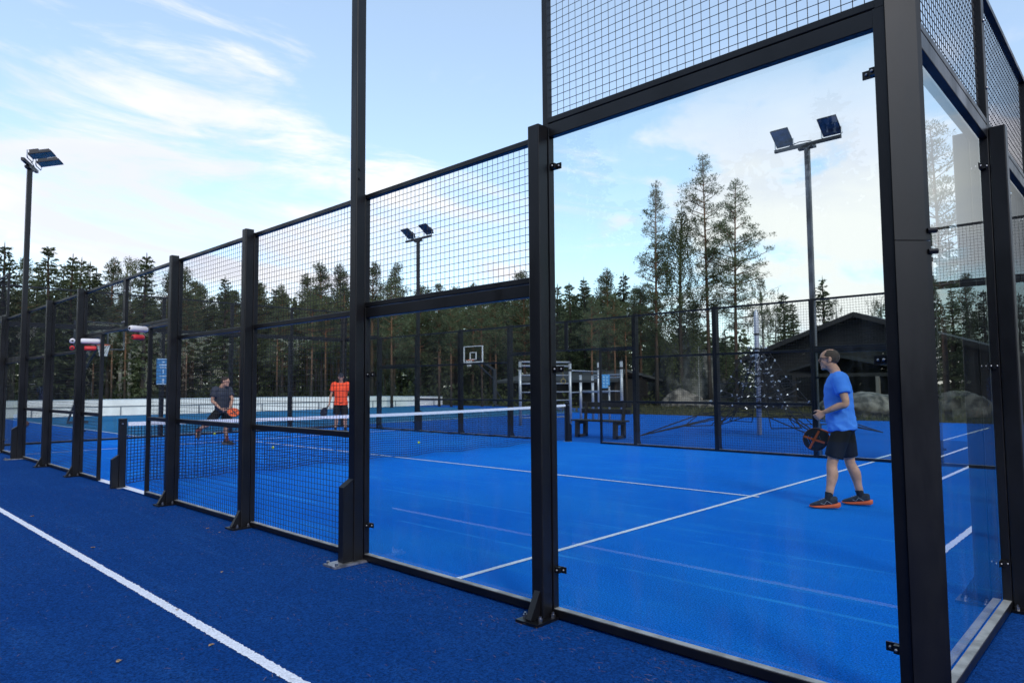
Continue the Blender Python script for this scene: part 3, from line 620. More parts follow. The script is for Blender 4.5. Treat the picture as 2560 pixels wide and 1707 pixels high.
    # inner nets
    for z, rr in ((2.1, .35), (1.75, .6), (1.42, 1.1), (1.05, 1.15), (.8, 1.25), (.55, 1.5)):
        m_ = 9; pr = None; first = None
        for k in range(m_):
            a = 2*math.pi*k/m_+z; q = Vector((rr*math.cos(a)*rnd.uniform(.85, 1.1), rr*math.sin(a)*rnd.uniform(.85, 1.1), z+rnd.uniform(-.04, .04))); nodes.append(q)
            mbr.tube([(0, 0, z+.28), q], .006, 5, False) if k % 2 else None
            if pr is not None: mbr.tube([pr, q], .008, 5, False)
            else: first = q
            mbr.tube([q, rings[4][int(a/(2*math.pi)*20) % 20]], .007, 5, False); pr = q
        mbr.tube([pr, first], .008, 5, False)
    for i, a in enumerate(anch):
        for k in (-1, 0, 1):
            e = rings[5][(i*5+k) % 20]; mbr.tube([(a.x, a.y, .03), e], .016, 5, False); nodes.append(e)
        nodes.append(Vector((a.x*.96, a.y*.96, .08)))
    mbr.build('rope_netting', rope, root, fixn=False)
    for q in nodes[:96]:
        mb = MB(); d = Vector((rnd.uniform(-1, 1), rnd.uniform(-1, 1), rnd.uniform(-.6, .6))).normalized()*.032; mb.tube([q-d, q+d], .021, 6); mb.build('rope_clip', clip, root)
    for z in (2.75, 2.35, 1.6, .75):
        mb = MB(); mb.tube([(0, 0, z-.03), (0, 0, z+.03)], .076, 14); mb.build('collar', dk, root)
    # boulders
    rk = mat('granite_boulder', (.085, .076, .066), .85, var=.45, vscale=2.2, col2=(.20, .175, .15), bump=.8, bscale=9)
    def rock(c, r, seed, label):
        stone = rk
        bm = bmesh.new(); bmesh.ops.create_icosphere(bm, subdivisions=5, radius=1.0)
        for v in bm.verts:
            p = v.co.copy(); n1 = mnoise.noise(p*1.1+Vector((seed, 0, 0)))*.28+mnoise.noise(p*2.6+Vector((0, seed, 0)))*.12+mnoise.noise(p*7+Vector((0, 0, seed)))*.035
            v.co = Vector((p.x*r[0], p.y*r[1], p.z*r[2]))*(1+n1)
            if v.co.z < -.15: v.co.z = -.15
        me = bpy.data.meshes.new('boulder'); bm.to_mesh(me); bm.free(); me.materials.append(stone); me.polygons.foreach_set('use_smooth', [True]*len(me.polygons))
        o = bpy.data.objects.new('boulder', me); COL.objects.link(o); o.location = c; o.rotation_euler = (0, 0, seed*1.3); tag(o, label, 'boulder', 'boulders on the verge')
    rock(at(1698, 44.5)+Vector((0, 0, .1)), (1.25, .9, .95), 3.1, 'steep granite boulder on the verge behind the far fence, under the birch trunk')
    rock(at(1762, 43.0), (1.5, .9, .33), 5.4, 'low flat grey rock just right of the steep boulder')
    rock(at(2010, 41.0), (2.2, .9, .36), 7.7, 'long low pale rock at the foot of the dark log house')
    rock(at(2150, 29.2)+Vector((0, 0, .05)), (2.0, 1.5, .98), 2.3, 'large rounded boulder behind the man in blue, beside the corner post')
    rock(at(2405, 28.6)+Vector((0, 0, .05)), (1.15, 1.2, .98), 9.2, 'domed boulder seen through the end wall glass')
    rk = mat('dark_erratic_stone', (.030, .032, .027), .9, var=.5, vscale=1.6, col2=(.11, .11, .10), bump=.9, bscale=5)
    rock(at(1712, 48.5)+Vector((0, 0, .2)), (3.1, 2.4, 4.1), 4.4, 'huge dark mossy boulder standing among the tall pines')
    # log house with a porch
    log = mat('dark_log_wall', (.013, .0105, .0095), .7, var=.3, vscale=3, bump=.6, bscale=6, stretch=(.3, .3, 9)); roofm = mat('dark_roof_sheet', (.013, .013, .014), .5, bump=.3, bscale=18, stretch=(6, .2, .2))
    root = thing('log_house', 'large dark timber house with a broad gable and a porch behind the rope net', 'house', (-11.5, 38, 0))
    mb = MB(); A = [(-6.0, 0, -.1), (6.0, 0, -.1), (6.0, 0, 2.95), (0, 0, 5.05), (-6.0, 0, 2.95)]; mb.prism(A, (0, 12, 0)); w = mb.build('wall', log, root)
    mb = MB()
    for z in [0.2*k for k in range(1, 25)]:
        xr = 6.0 if z < 2.95 else max(.2, 6.0*(5.05-z)/2.1)
        mb.box((-xr, -.022, z), (xr, -.003, z+.165))
    mb.build('weatherboard', log, root)
    for sg in (-1, 1):
        mb = MB(); e = Vector((sg*7.0, 0, 2.70)); t = Vector((0, 0, 5.16)); mb.hexa([(t.x, -.9, t.z), (e.x, -.9, e.z), (e.x, 12.6, e.z), (t.x, 12.6, t.z)], [(t.x, -.9, t.z+.16), (e.x, -.9, e.z+.16), (e.x, 12.6, e.z+.16), (t.x, 12.6, t.z+.16)]); rf = mb.build('roof', roofm, root)
        mb = MB(); mb.bar((t.x, -.93, t.z+.02), (e.x, -.93, e.z+.02), .05, .26); mb.build('barge_board', log, rf)
    mb = MB(); mb.box((1.75, 5.6, 3.9), (2.2, 6.05, 5.95)); mb.box((1.68, 5.53, 5.95), (2.27, 6.12, 6.05)); mb.build('chimney', mat('dark_chimney', (.03, .03, .03), .8), root)
    wf = mat('window_frame_dark', (.02, .018, .016), .6); wg = mat('dark_pane', (.015, .017, .02), .08, spec=.8)
    for x, z, ww, hh_ in ((-2.2, 3.05, 1.1, .65), (1.9, 3.0, 1.1, .7), (-4.2, 1.5, 1.0, .9)):
        mb = MB(); mb.box((x-ww/2, -.06, z-hh_/2), (x+ww/2, -.024, z+hh_/2)); f = mb.build('window', wf, root)
        mb = MB(); mb.box((x-ww/2+.07, -.066, z-hh_/2+.07), (x+ww/2-.07, -.0615, z+hh_/2-.07)); mb.build('pane', wg, f)
    em = mat('lit_room_strip', (.5, .25, .08), .6); em.node_tree.nodes['Principled BSDF'].inputs['Emission Color'].default_value = (1, .42, .12, 1); em.node_tree.nodes['Principled BSDF'].inputs['Emission Strength'].default_value = .12
    mb = MB(); mb.box((1.44, -.072, 2.74), (1.56, -.0675, 3.26)); mb.build('lit_pane', em, root)
    pr = MB(); pr.hexa([(-2.9, -3.1, 2.0), (-2.9, -.03, 2.0), (-.2, -.03, 2.75), (-.2, -3.1, 2.75)], [(-2.9, -3.1, 2.12), (-2.9, -.03, 2.12), (-.2, -.03, 2.87), (-.2, -3.1, 2.87)])
    pr.hexa([(-.2, -3.1, 2.75), (-.2, -.03, 2.75), (4.2, -.03, 1.75), (4.2, -3.1, 1.75)], [(-.2, -3.1, 2.87), (-.2, -.03, 2.87), (4.2, -.03, 1.87), (4.2, -3.1, 1.87)]); pr.build('porch_roof', roofm, root)
    mb = MB(); mb.box((-2.7, -2.95, 1.72), (4.0, -2.8, 1.9)); mb.build('porch_beam', log, root)
    pw = mat('pale_porch_post', (.17, .15, .13), .7)
    for x in (-2.6, 1.65, 3.9):
        mb = MB(); mb.rbox((x-.09, -2.96, 0), (x+.09, -2.78, 1.72), .01); mb.build('porch_post', pw if x > 0 else log, root)
    mb = MB(); mb.box((-.2, -.07, 0), (.9, -.026, 2.0)); dr = mb.build('door', wf, root)
    mb = MB(); mb.ball((.78, -.1, 1.0), .03, 8, 6); mb.build('handle', M['steel'], dr)
    # shed behind the workout frame
    root = thing('equipment_shed', 'low dark shed with a grey sloping roof behind the workout frame', 'shed', (-29.6, 33.4, 0))
    mb = MB(); mb.box((-4.6, 0, -.1), (4.6, 4, 1.75)); mb.build('wall', log, root)
    mb = MB(); mb.hexa([(-5.6, -.8, 1.55), (5.4, -.8, 1.55), (4.2, 2.0, 2.25), (-3.9, 2.0, 2.25)], [(-5.6, -.8, 1.72), (5.4, -.8, 1.72), (4.2, 2.0, 2.42), (-3.9, 2.0, 2.42)]); mb.hexa([(-3.9, 2.0, 2.25), (4.2, 2.0, 2.25), (5.4, 4.8, 1.55), (-5.6, 4.8, 1.55)], [(-3.9, 2.0, 2.42), (4.2, 2.0, 2.42), (5.4, 4.8, 1.72), (-5.6, 4.8, 1.72)]); mb.build('roof', mat('grey_felt_roof', (.05, .055, .06), .7), root)
    mb = MB(); mb.box((-.8, -.03, 0), (.6, -.003, 1.5)); mb.build('door', wf, root)
    # basketball hoops
    wp = mat('white_paint_bar', (.72, .72, .74), .45); org = mat('orange_rim', (.62, .12, .03), .45); netm = mat('white_cord', (.70, .70, .70), .8); gl2 = glass_mat('backboard_acrylic', (.80, .82, .84), 1.5); stm = mat('dark_hoop_steel', (.035, .04, .05), .5)
    def hoop(loc, rz, label, wp):
        root = thing('basketball_hoop', label, 'basketball hoop', loc, rz, 'basketball hoops beyond the court')
        # local: board faces -y, rim towards -y
        mb = MB()
        for a, b in (((-.9, 0, 2.92), (.9, 0, 2.92)), ((-.9, 0, 3.94), (.9, 0, 3.94)), ((-.87, 0, 2.92), (-.87, 0, 3.94)), ((.87, 0, 2.92), (.87, 0, 3.94)), ((-.3, -.01, 3.10), (.3, -.01, 3.10)), ((-.3, -.01, 3.55), (.3, -.01, 3.55)), ((-.28, -.01, 3.10), (-.28, -.01, 3.55)), ((.28, -.01, 3.10), (.28, -.01, 3.55))): mb.bar(a, b, .07 if abs(a[0]) > .5 else .055, .05)
        bf = mb.build('board_frame', wp, root)
        mb = MB(); mb.box((-.86, -.006, 2.95), (.86, .006, 3.91)); mb.build('backboard', gl2, root)
        mb = MB(); mb.tube([(.225*math.cos(2*math.pi*k/20), -.38+.225*math.sin(2*math.pi*k/20), 3.05) for k in range(21)], .014, 6, False); mb.bar((0, -.16, 3.05), (0, 0, 3.05), .12, .05); rim = mb.build('rim', org, root)
        mb = MB()
        for k in range(12):
            for sg in (-1, 1):
                pts = []
                for j in range(6):
                    a = 2*math.pi*k/12+sg*j*.22; r = .22-.10*(j/5)**.8; pts.append((r*math.cos(a), -.38+r*math.sin(a), 3.04-.42*j/5))
                mb.tube(pts, .007, 4, False)
        mb.build('hoop_net', netm, rim, fixn=False)
        mb = MB(); mb.rbox((-.09, 1.85, 0), (.09, 2.05, 2.5), .01); mb.build('post', stm, root)
        mb = MB(); mb.bar((0, 1.95, 2.4), (0, .05, 3.35), .12, .14); mb.bar((-.0, 1.9, 1.8), (0, .05, 3.05), .07, .07); mb.bar((-.3, .03, 3.6), (0, .9, 2.95), .04); mb.bar((.3, .03, 3.6), (0, .9, 2.95), .04); mb.build('boom', stm, root)
        mb = MB(); mb.bar((0, 2.05, 1.1), (0, 3.0, .05), .06); mb.bar((-.35, 1.95, .06), (.35, 1.95, .06), .2, .1); mb.build('stay', stm, root)
    c = at(1183, 44.5); hoop((c.x, c.y, 0), 0, 'basketball hoop with a clear white framed backboard left of the workout frame', wp)
    c = at(251, 26.2); hoop((c.x-.1, c.y+.0, 0), R(95), 'basketball hoop with white net seen through the gate opening', stm)
    # information sign fixed to the back wall post
    root = thing('information_sign', 'narrow blue information sign with white print on the back wall', 'sign', (-19.93, 4.02, 0), R(-20))
    mb = MB(); mb.bar((-.03, -.10, 1.7), (-.03, .06, 1.7), .05, .04); mb.bar((-.03, -.10, 2.05), (-.03, .06, 2.05), .05, .04); mb.build('bracket', M['black'], root)
    mb = MB(); mb.box((.004, -.20, 1.50), (.022, .14, 2.24)); pn = mb.build('panel', mat('sign_blue', (.02, .16, .36), .45), root)
    mb = MB()
    for z, w_, h in ((2.14, .05, .03), (2.06, .20, .03), (1.98, .17, .03), (1.87, .03, .10), (1.74, .20, .02), (1.63, .05, .07), (1.555, .05, .03)): mb.box((.0225, -.03-w_/2, z-h/2), (.025, -.03+w_/2, z+h/2))
    for z in (2.228, 1.512): mb.box((.0225, -.19, z-.008), (.025, .13, z+.008))
    mb.build('print', mat('sign_white', (.42, .55, .66), .5), pn)
    # foam rolls on the gate header
    fw_, fr_ = mat('white_foam', (.74, .72, .76), .7), mat('red_foam', (.60, .03, .035), .5)
    dkh = mat('foam_hole', (.03, .03, .035), .8)
    def rolls(loc, rz, label, ln=.26, lr=.16):
        root = thing('foam_bumper', label, 'foam bumper', loc, rz, 'foam rolls at the gate')
        for m_, z, l, r in ((fw_, 0, ln, .040), (fr_, -.112, lr, .037)):
            mb = MB(); mb.tube([(-l/2, 0, z), (-l/2+.02, 0, z), (l/2-.02, 0, z), (l/2, 0, z)], [r*.82, r, r, r*.82], 16); p = mb.build('white_roll' if z == 0 else 'red_roll', m_, root, smooth=True)
            mb = MB(); mb.tube([(l/2+.001, 0, z), (l/2+.004, 0, z)], .016, 10); mb.bar((l/2+.0025, 0, z), (l/2+.0025, -r*.8, z), .012, .003); mb.build('hole', dkh, p)
        mb = MB(); mb.tube([(0, 0, .07), (0, 0, -.115)], .010, 6); mb.build('strap', M['black_matte'], root)
    rolls((-9.02, -.16, 2.185), R(-68), 'white foam roll above a red one on the right gate post')
    rolls((-11.25, -.13, 2.135), R(75), 'white and red foam rolls on the left side of the gate opening')
    rolls((-11.9, -.22, 2.165), R(-12), 'white and red foam rolls seen end on at the fence post left of the gate', .2, .15)
    # small things behind the boards
    root = thing('crossbar_post', 'thin post with a white crossbar and red cap beyond the boards', 'post', at(106, 58))
    mb = MB(); mb.tube([(0, 0, 0), (0, 0, 1.78)], .04, 8); mb.build('post', M['grey'], root)
    mb = MB(); mb.bar((-.70, -.66, 1.82), (.70, .66, 1.82), .06, .07); mb.bar((-.18, -.17, 1.42), (.18, .17, 1.42), .05, .06); mb.build('crossbar', wp, root)
    mb = MB(); mb.tube([(.05, .05, 1.86), (.05, .05, 2.0), (.05, .05, 2.2)], [.09, .11, .03], 10); mb.build('red_cap', fr_, root)
    root = thing('metal_railing', 'low grey metal railing between the boards and the forest', 'railing', at(180, 55))
    o0 = at(180, 55); mb = MB(); pp = [at(x, 55)-o0 for x in (128, 146, 186, 212, 232)]
    for a, b in zip(pp[:-1], pp[1:]): mb.tube([(a.x, a.y, 1.02), (b.x, b.y, 1.02)], .03, 6)
    mb.build('rail', M['grey'], root)
    for p in pp:
        mb = MB(); mb.tube([(p.x, p.y, 0), (p.x, p.y, 1.02 if p is not pp[-1] else 1.9)], .03, 6); mb.build('post', M['grey'], root)
    mb = MB(); mb.ball((0, 0, .12), .12, 16, 10); o = mb.build('basketball', mat('worn_ball', (.16, .06, .03), .7), smooth=True); p = at(71, 25.6); o.location = (p.x, p.y, -.01); tag(o, 'brown basketball lying on the blue field left of the gate', 'ball')
surroundings()
# ------------------------------------------------------------------ trees
def foliage_mat(name, c, c2):
    m = bpy.data.materials.new(name); m.use_nodes = True
    nt = m.node_tree; N = nt.nodes; L = nt.links; b = N['Principled BSDF']; b.inputs['Roughness'].default_value = .65; b.inputs['Specular IOR Level'].default_value = .25
    geo = N.new('ShaderNodeNewGeometry'); oi = N.new('ShaderNodeObjectInfo')
    tc = N.new('ShaderNodeTexCoord'); n = N.new('ShaderNodeTexNoise'); L.new(tc.outputs['Object'], n.inputs['Vector']); n.inputs['Scale'].default_value = 1.3; n.inputs['Detail'].default_value = 5
    add = N.new('ShaderNodeMath'); add.operation = 'MULTIPLY_ADD'; L.new(geo.outputs['Random Per Island'], add.inputs[0]); add.inputs[1].default_value = .45; L.new(n.outputs['Fac'], add.inputs[2])
    ad2 = N.new('ShaderNodeMath'); ad2.operation = 'MULTIPLY_ADD'; L.new(oi.outputs['Random'], ad2.inputs[0]); ad2.inputs[1].default_value = .35; L.new(add.outputs[0], ad2.inputs[2])
    r = N.new('ShaderNodeValToRGB'); L.new(ad2.outputs[0], r.inputs['Fac']); r.color_ramp.elements[0].position = .45; r.color_ramp.elements[1].position = 1.15; r.color_ramp.elements[0].color = (*c, 1); r.color_ramp.elements[1].color = (*c2, 1)
    L.new(r.outputs[0], b.inputs['Base Color'])
    tl = N.new('ShaderNodeBsdfTranslucent'); L.new(r.outputs[0], tl.inputs[0]); mx = N.new('ShaderNodeMixShader'); mx.inputs[0].default_value = .28
    L.new(b.outputs[0], mx.inputs[1]); L.new(tl.outputs[0], mx.inputs[2]); L.new(mx.outputs[0], N['Material Output'].inputs['Surface'])
    return m
def bark_mat(name, low, high, h):
    m = bpy.data.materials.new(name); m.use_nodes = True
    nt = m.node_tree; N = nt.nodes; L = nt.links; b = N['Principled BSDF']; b.inputs['Roughness'].default_value = .85; b.inputs['Specular IOR Level'].default_value = .1
    tc = N.new('ShaderNodeTexCoord'); sp = N.new('ShaderNodeSeparateXYZ'); L.new(tc.outputs['Object'], sp.inputs[0])
    n = N.new('ShaderNodeTexNoise'); L.new(tc.outputs['Object'], n.inputs['Vector']); n.inputs['Scale'].default_value = 5; n.inputs['Detail'].default_value = 6
    a = N.new('ShaderNodeMath'); a.operation = 'MULTIPLY_ADD'; L.new(n.outputs['Fac'], a.inputs[0]); a.inputs[1].default_value = h*.5; L.new(sp.outputs[2], a.inputs[2])
    mr = N.new('ShaderNodeMapRange'); L.new(a.outputs[0], mr.inputs['Value']); mr.inputs['From Min'].default_value = h*.42; mr.inputs['From Max'].default_value = h*.82
    r = N.new('ShaderNodeMix'); r.data_type = 'RGBA'; L.new(mr.outputs[0], r.inputs['Factor']); r.inputs['A'].default_value = (*low, 1); r.inputs['B'].default_value = (*high, 1)
    L.new(r.outputs['Result'], b.inputs['Base Color']); return m
F_SPR = foliage_mat('spruce_needles', (.011, .018, .009), (.085, .105, .050)); F_PIN = foliage_mat('pine_needle_tufts', (.018, .028, .014), (.115, .138, .070)); F_BIR = foliage_mat('birch_leaves', (.020, .030, .010), (.10, .115, .045)); F_SHR = foliage_mat('shrub_leaves', (.013, .019, .008), (.075, .090, .036))
B_PIN = bark_mat('pine_bark', (.038, .032, .028), (.19, .100, .058), 9.0); B_TAL = bark_mat('tall_pine_bark', (.040, .034, .030), (.15, .078, .046), 15.0); B_SPR = bark_mat('spruce_bark', (.040, .034, .030), (.055, .042, .034), 9.0)
B_BIR = mat('birch_bark', (.42, .41, .39), .7, var=.3, vscale=6, col2=(.07, .07, .065), stretch=(1, 1, 5), mixlo=.45, mixhi=.62)

def leaf(mb, p, d, l, w, rnd):
    d = d.normalized(); s = d.cross(Vector((rnd.uniform(-1, 1), rnd.uniform(-1, 1), rnd.uniform(-1, 1))))
    if s.length < 1e-3: return
    s = s.normalized()*w*.5; mb.add([p, p+d*l*.45+s, p+d*l, p+d*l*.45-s], [(0, 1, 2, 3)])
def rv(rnd): 
    while True:
        v = Vector((rnd.uniform(-1, 1), rnd.uniform(-1, 1), rnd.uniform(-1, 1)))
        if .05 < v.length < 1: return v
def trunk_mb(h, r0, rnd, lean=.15, top=.02, n=12, segs=10):
    a = rnd.uniform(0, 6); pts, rr = [], []
    for i in range(segs+1):
        t = i/segs; pts.append(Vector((lean*math.sin(a)*t*t+.06*math.sin(3*t+a)*t, lean*math.cos(a)*t*t+.06*math.cos(4*t+a)*t, h*t-.1*(t == 0)))); rr.append(r0*(1-t)**.85*(1.25 if i == 0 else 1)+top)
    return pts, rr
def onp(pts, t):
    f = t*(len(pts)-1); i = min(int(f), len(pts)-2); return pts[i].lerp(pts[i+1], f-i)
def spruce(h, seed, lmax=1.7, dens=1.0, base=.10):
    rnd = random.Random(seed); pts, rr = trunk_mb(h, .11+.008*h, rnd); tb = MB(); tb.tube(pts, rr, 8); fb = MB()
    z = base*h
    while z < h*.985:
        t = z/h; L = lmax*(1-t)**.75*(.55+.45*min(1, (t-base)*6+.3))+.08
        nb = int(rnd.choice((5, 6, 7))*(1 if t < .9 else .7)); a0 = rnd.uniform(0, 6)
        for k in range(nb):
            if rnd.random() < .12: continue
            a = a0+2*math.pi*k/nb+rnd.uniform(-.3, .3); l = L*rnd.uniform(.55, 1.2); c = onp(pts, t); el = rnd.uniform(-.30, .05)+.55*t*t
            d0 = Vector((math.cos(a), math.sin(a), el)); prev = c; m_ = max(3, int(l*6*dens))
            for j in range(1, m_+1):
                f = j/m_; p = c+d0*(l*f)+Vector((0, 0, -.22*l*f*f+.12*l*f**4)); dd = (p-prev).normalized(); prev = p
                sd = dd.cross(Vector((0, 0, 1))).normalized(); sl = (.16+.30*l*(1-f)*.6)*rnd.uniform(.7, 1.3)
                for sg in (-1, 1): leaf(fb, p, dd*.8+sd*sg*rnd.uniform(.4, 1.1)+Vector((0, 0, rnd.uniform(-.7, -.05))), sl+.10, .10+.05*rnd.random(), rnd)
                leaf(fb, p, Vector((rnd.uniform(-.3, .3), rnd.uniform(-.3, .3), -1)), .16+.12*l*(1-f)+.05, .11, rnd)
                if rnd.random() < .5: leaf(fb, p, dd+Vector((0, 0, .4)), .20, .09, rnd)
        z += h*.030*(1.1-.55*t)+.06
    leaf(fb, pts[-1]-Vector((0, 0, .3)), Vector((0, 0, 1)), .55, .10, rnd)
    return fb, tb
def tuft(fb, c, r, n, rnd, l=.20, w=.05, flat=.55):
    for _ in range(n):
        v = rv(rnd); p = c+Vector((v.x*r, v.y*r, v.z*r*flat)); d = v*.7+Vector((0, 0, .45))+rv(rnd)*.5; leaf(fb, p, d, l*rnd.uniform(.6, 1.3), w*rnd.uniform(.7, 1.3), rnd)
def pine(h, seed, cb=.5, wid=1.9, clumps=1.0, fine=False, lean=.3, shape=0):
    rnd = random.Random(seed); pts, rr = trunk_mb(h, .05+(.0045 if fine else .0062)*h, rnd, lean); tb = MB(); tb.tube(pts, rr, 9); fb = MB()
    t = cb
    while t < .99:
        u = (t-cb)/(1-cb); env = wid*((math.sin(math.pi*min(1, .16+.84*u)**.9)*.75+.28*(1-u)) if shape == 0 else (1-u)**.8*(.6+.4*min(1, u*5)))+.12
        for k in range(rnd.choice((2, 3, 3, 4)) if u < .92 else 2):
            a = rnd.uniform(0, 6.283); l = env*rnd.uniform(.45, 1.15); c = onp(pts, t); el = rnd.uniform(.0, .45)+.5*u
            e = c+Vector((math.cos(a)*l, math.sin(a)*l, el*l)); mid = c.lerp(e, .55)+Vector((0, 0, -.05*l)); tb.tube([c, mid, e], [.022+.008*l, .016+.004*l, .007], 4, False)
            for q in range(max(2, int(l*3.4*clumps))):
                f = rnd.uniform(.35, 1.05); p = c.lerp(e, f)+rv(rnd)*.22*l*.6
                if fine: tuft(fb, p, rnd.uniform(.18, .40), int(30*clumps), rnd, .17, .042)
                else: tuft(fb, p, rnd.uniform(.20, .38), int(26*clumps), rnd, .19, .050)
        # dead stubs
        t += (.020 if not fine else .022)*rnd.uniform(.8, 1.3)*(9/h if not fine else 15/h)**.3
    for k in range(5):
        t = rnd.uniform(cb*.55, cb); a = rnd.uniform(0, 6); c = onp(pts, t); tb.tube([c, c+Vector((math.cos(a)*.7, math.sin(a)*.7, rnd.uniform(-.15, .1)))], [.02, .006], 4, False)
    tuft(fb, pts[-1], .2, 26, rnd, .2, .045, 1.0)
    return fb, tb
def birch(h, seed, wid=2.0, cb=.25, dens=1.0):
    rnd = random.Random(seed); pts, rr = trunk_mb(h, .06+.006*h, rnd, .4); tb = MB(); tb.tube(pts, rr, 8); fb = MB()
    for _ in range(int(46*dens)):
        t = rnd.uniform(cb, .98); u = (t-cb)/(1-cb); env = wid*(math.sin(math.pi*(.12+.86*u))**.7)*rnd.uniform(.5, 1.1); a = rnd.uniform(0, 6.283); c = onp(pts, t)
        e = c+Vector((math.cos(a)*env, math.sin(a)*env, env*rnd.uniform(.4, .9))); tb.tube([c, c.lerp(e, .5)+Vector((0, 0, .1)), e], [.022, .014, .006], 4, False)
        for s in range(5):
            b0 = c.lerp(e, rnd.uniform(.45, 1)); ln = rnd.uniform(.6, 1.6); o = Vector((rnd.uniform(-.25, .25), rnd.uniform(-.25, .25), 0))
            for j in range(int(16*dens)):
                f = j/16; p = b0+o*f+Vector((0, 0, -ln*f+.25*f))+rv(rnd)*.10; leaf(fb, p, Vector((rnd.uniform(-.6, .6), rnd.uniform(-.6, .6), -1)), .10, .065, rnd)
    return fb, tb
PROTO = {}
def proto(key, mbs, name, fm, bm_):
    fb, tb = mbs; PROTO[key] = (name, fb.build('crown', fm, fixn=False).data, tb.build('trunk', bm_, smooth=True, fixn=False).data)
    for o in list(COL.objects):
        if o.name in ('crown', 'trunk') and o.parent is None: bpy.data.objects.remove(o)
H0 = 10.0
for i in range(4): proto('s%d' % i, spruce(H0, 20+i, (1.6, 1.9, 1.25, 2.1)[i], 1.0, (.08, .16, .10, .22)[i]), 'spruce_tree', F_SPR, B_SPR)
for i in range(5): proto('p%d' % i, pine(H0, 40+i, (.26, .34, .24, .32, .50)[i], (1.7, 1.9, 1.5, 2.1, 1.4)[i], 1.0, False, .22, (1, 1, 1, 1, 0)[i]), 'pine_tree', F_PIN, B_PIN)
proto('b0', birch(H0, 60, 2.0), 'birch_tree', F_BIR, B_BIR); proto('b1', birch(H0, 61, 1.6, .3, .8), 'birch_tree', F_BIR, B_BIR); proto('b2', birch(H0, 62, 2.3, .15, 1.2), 'birch_tree', F_SHR, B_BIR)
proto('A', pine(15, 71, .30, 1.45, 1.0, True, .3, 0), 'tall_pine', F_PIN, B_TAL)
proto('C', pine(17, 74, .35, 2.15, 1.05, True, .2, 0), 'tall_pine', F_PIN, B_TAL)
proto('D', pine(15, 76, .34, 2.4, 1.05, True, .4, 0), 'tall_pine', F_PIN, B_TAL)
proto('B', birch(13, 63, 2.1, .22, 2.0), 'tall_birch', F_SHR, B_SPR)
HT = {'A': 15, 'C': 17, 'D': 15, 'B': 13}
def tree(key, loc, h, label, group=None, rz=0.0, wid=1.0):
    name, cm, tm = PROTO[key]; s = h/HT.get(key, H0); r = thing(name, label, 'tree', loc, rz, group); r.scale = (s*wid, s*wid, s)
    for n, me in (('trunk', tm), ('crown', cm)):
        o = bpy.data.objects.new(n, me); COL.objects.link(o); o.parent = r
    return r
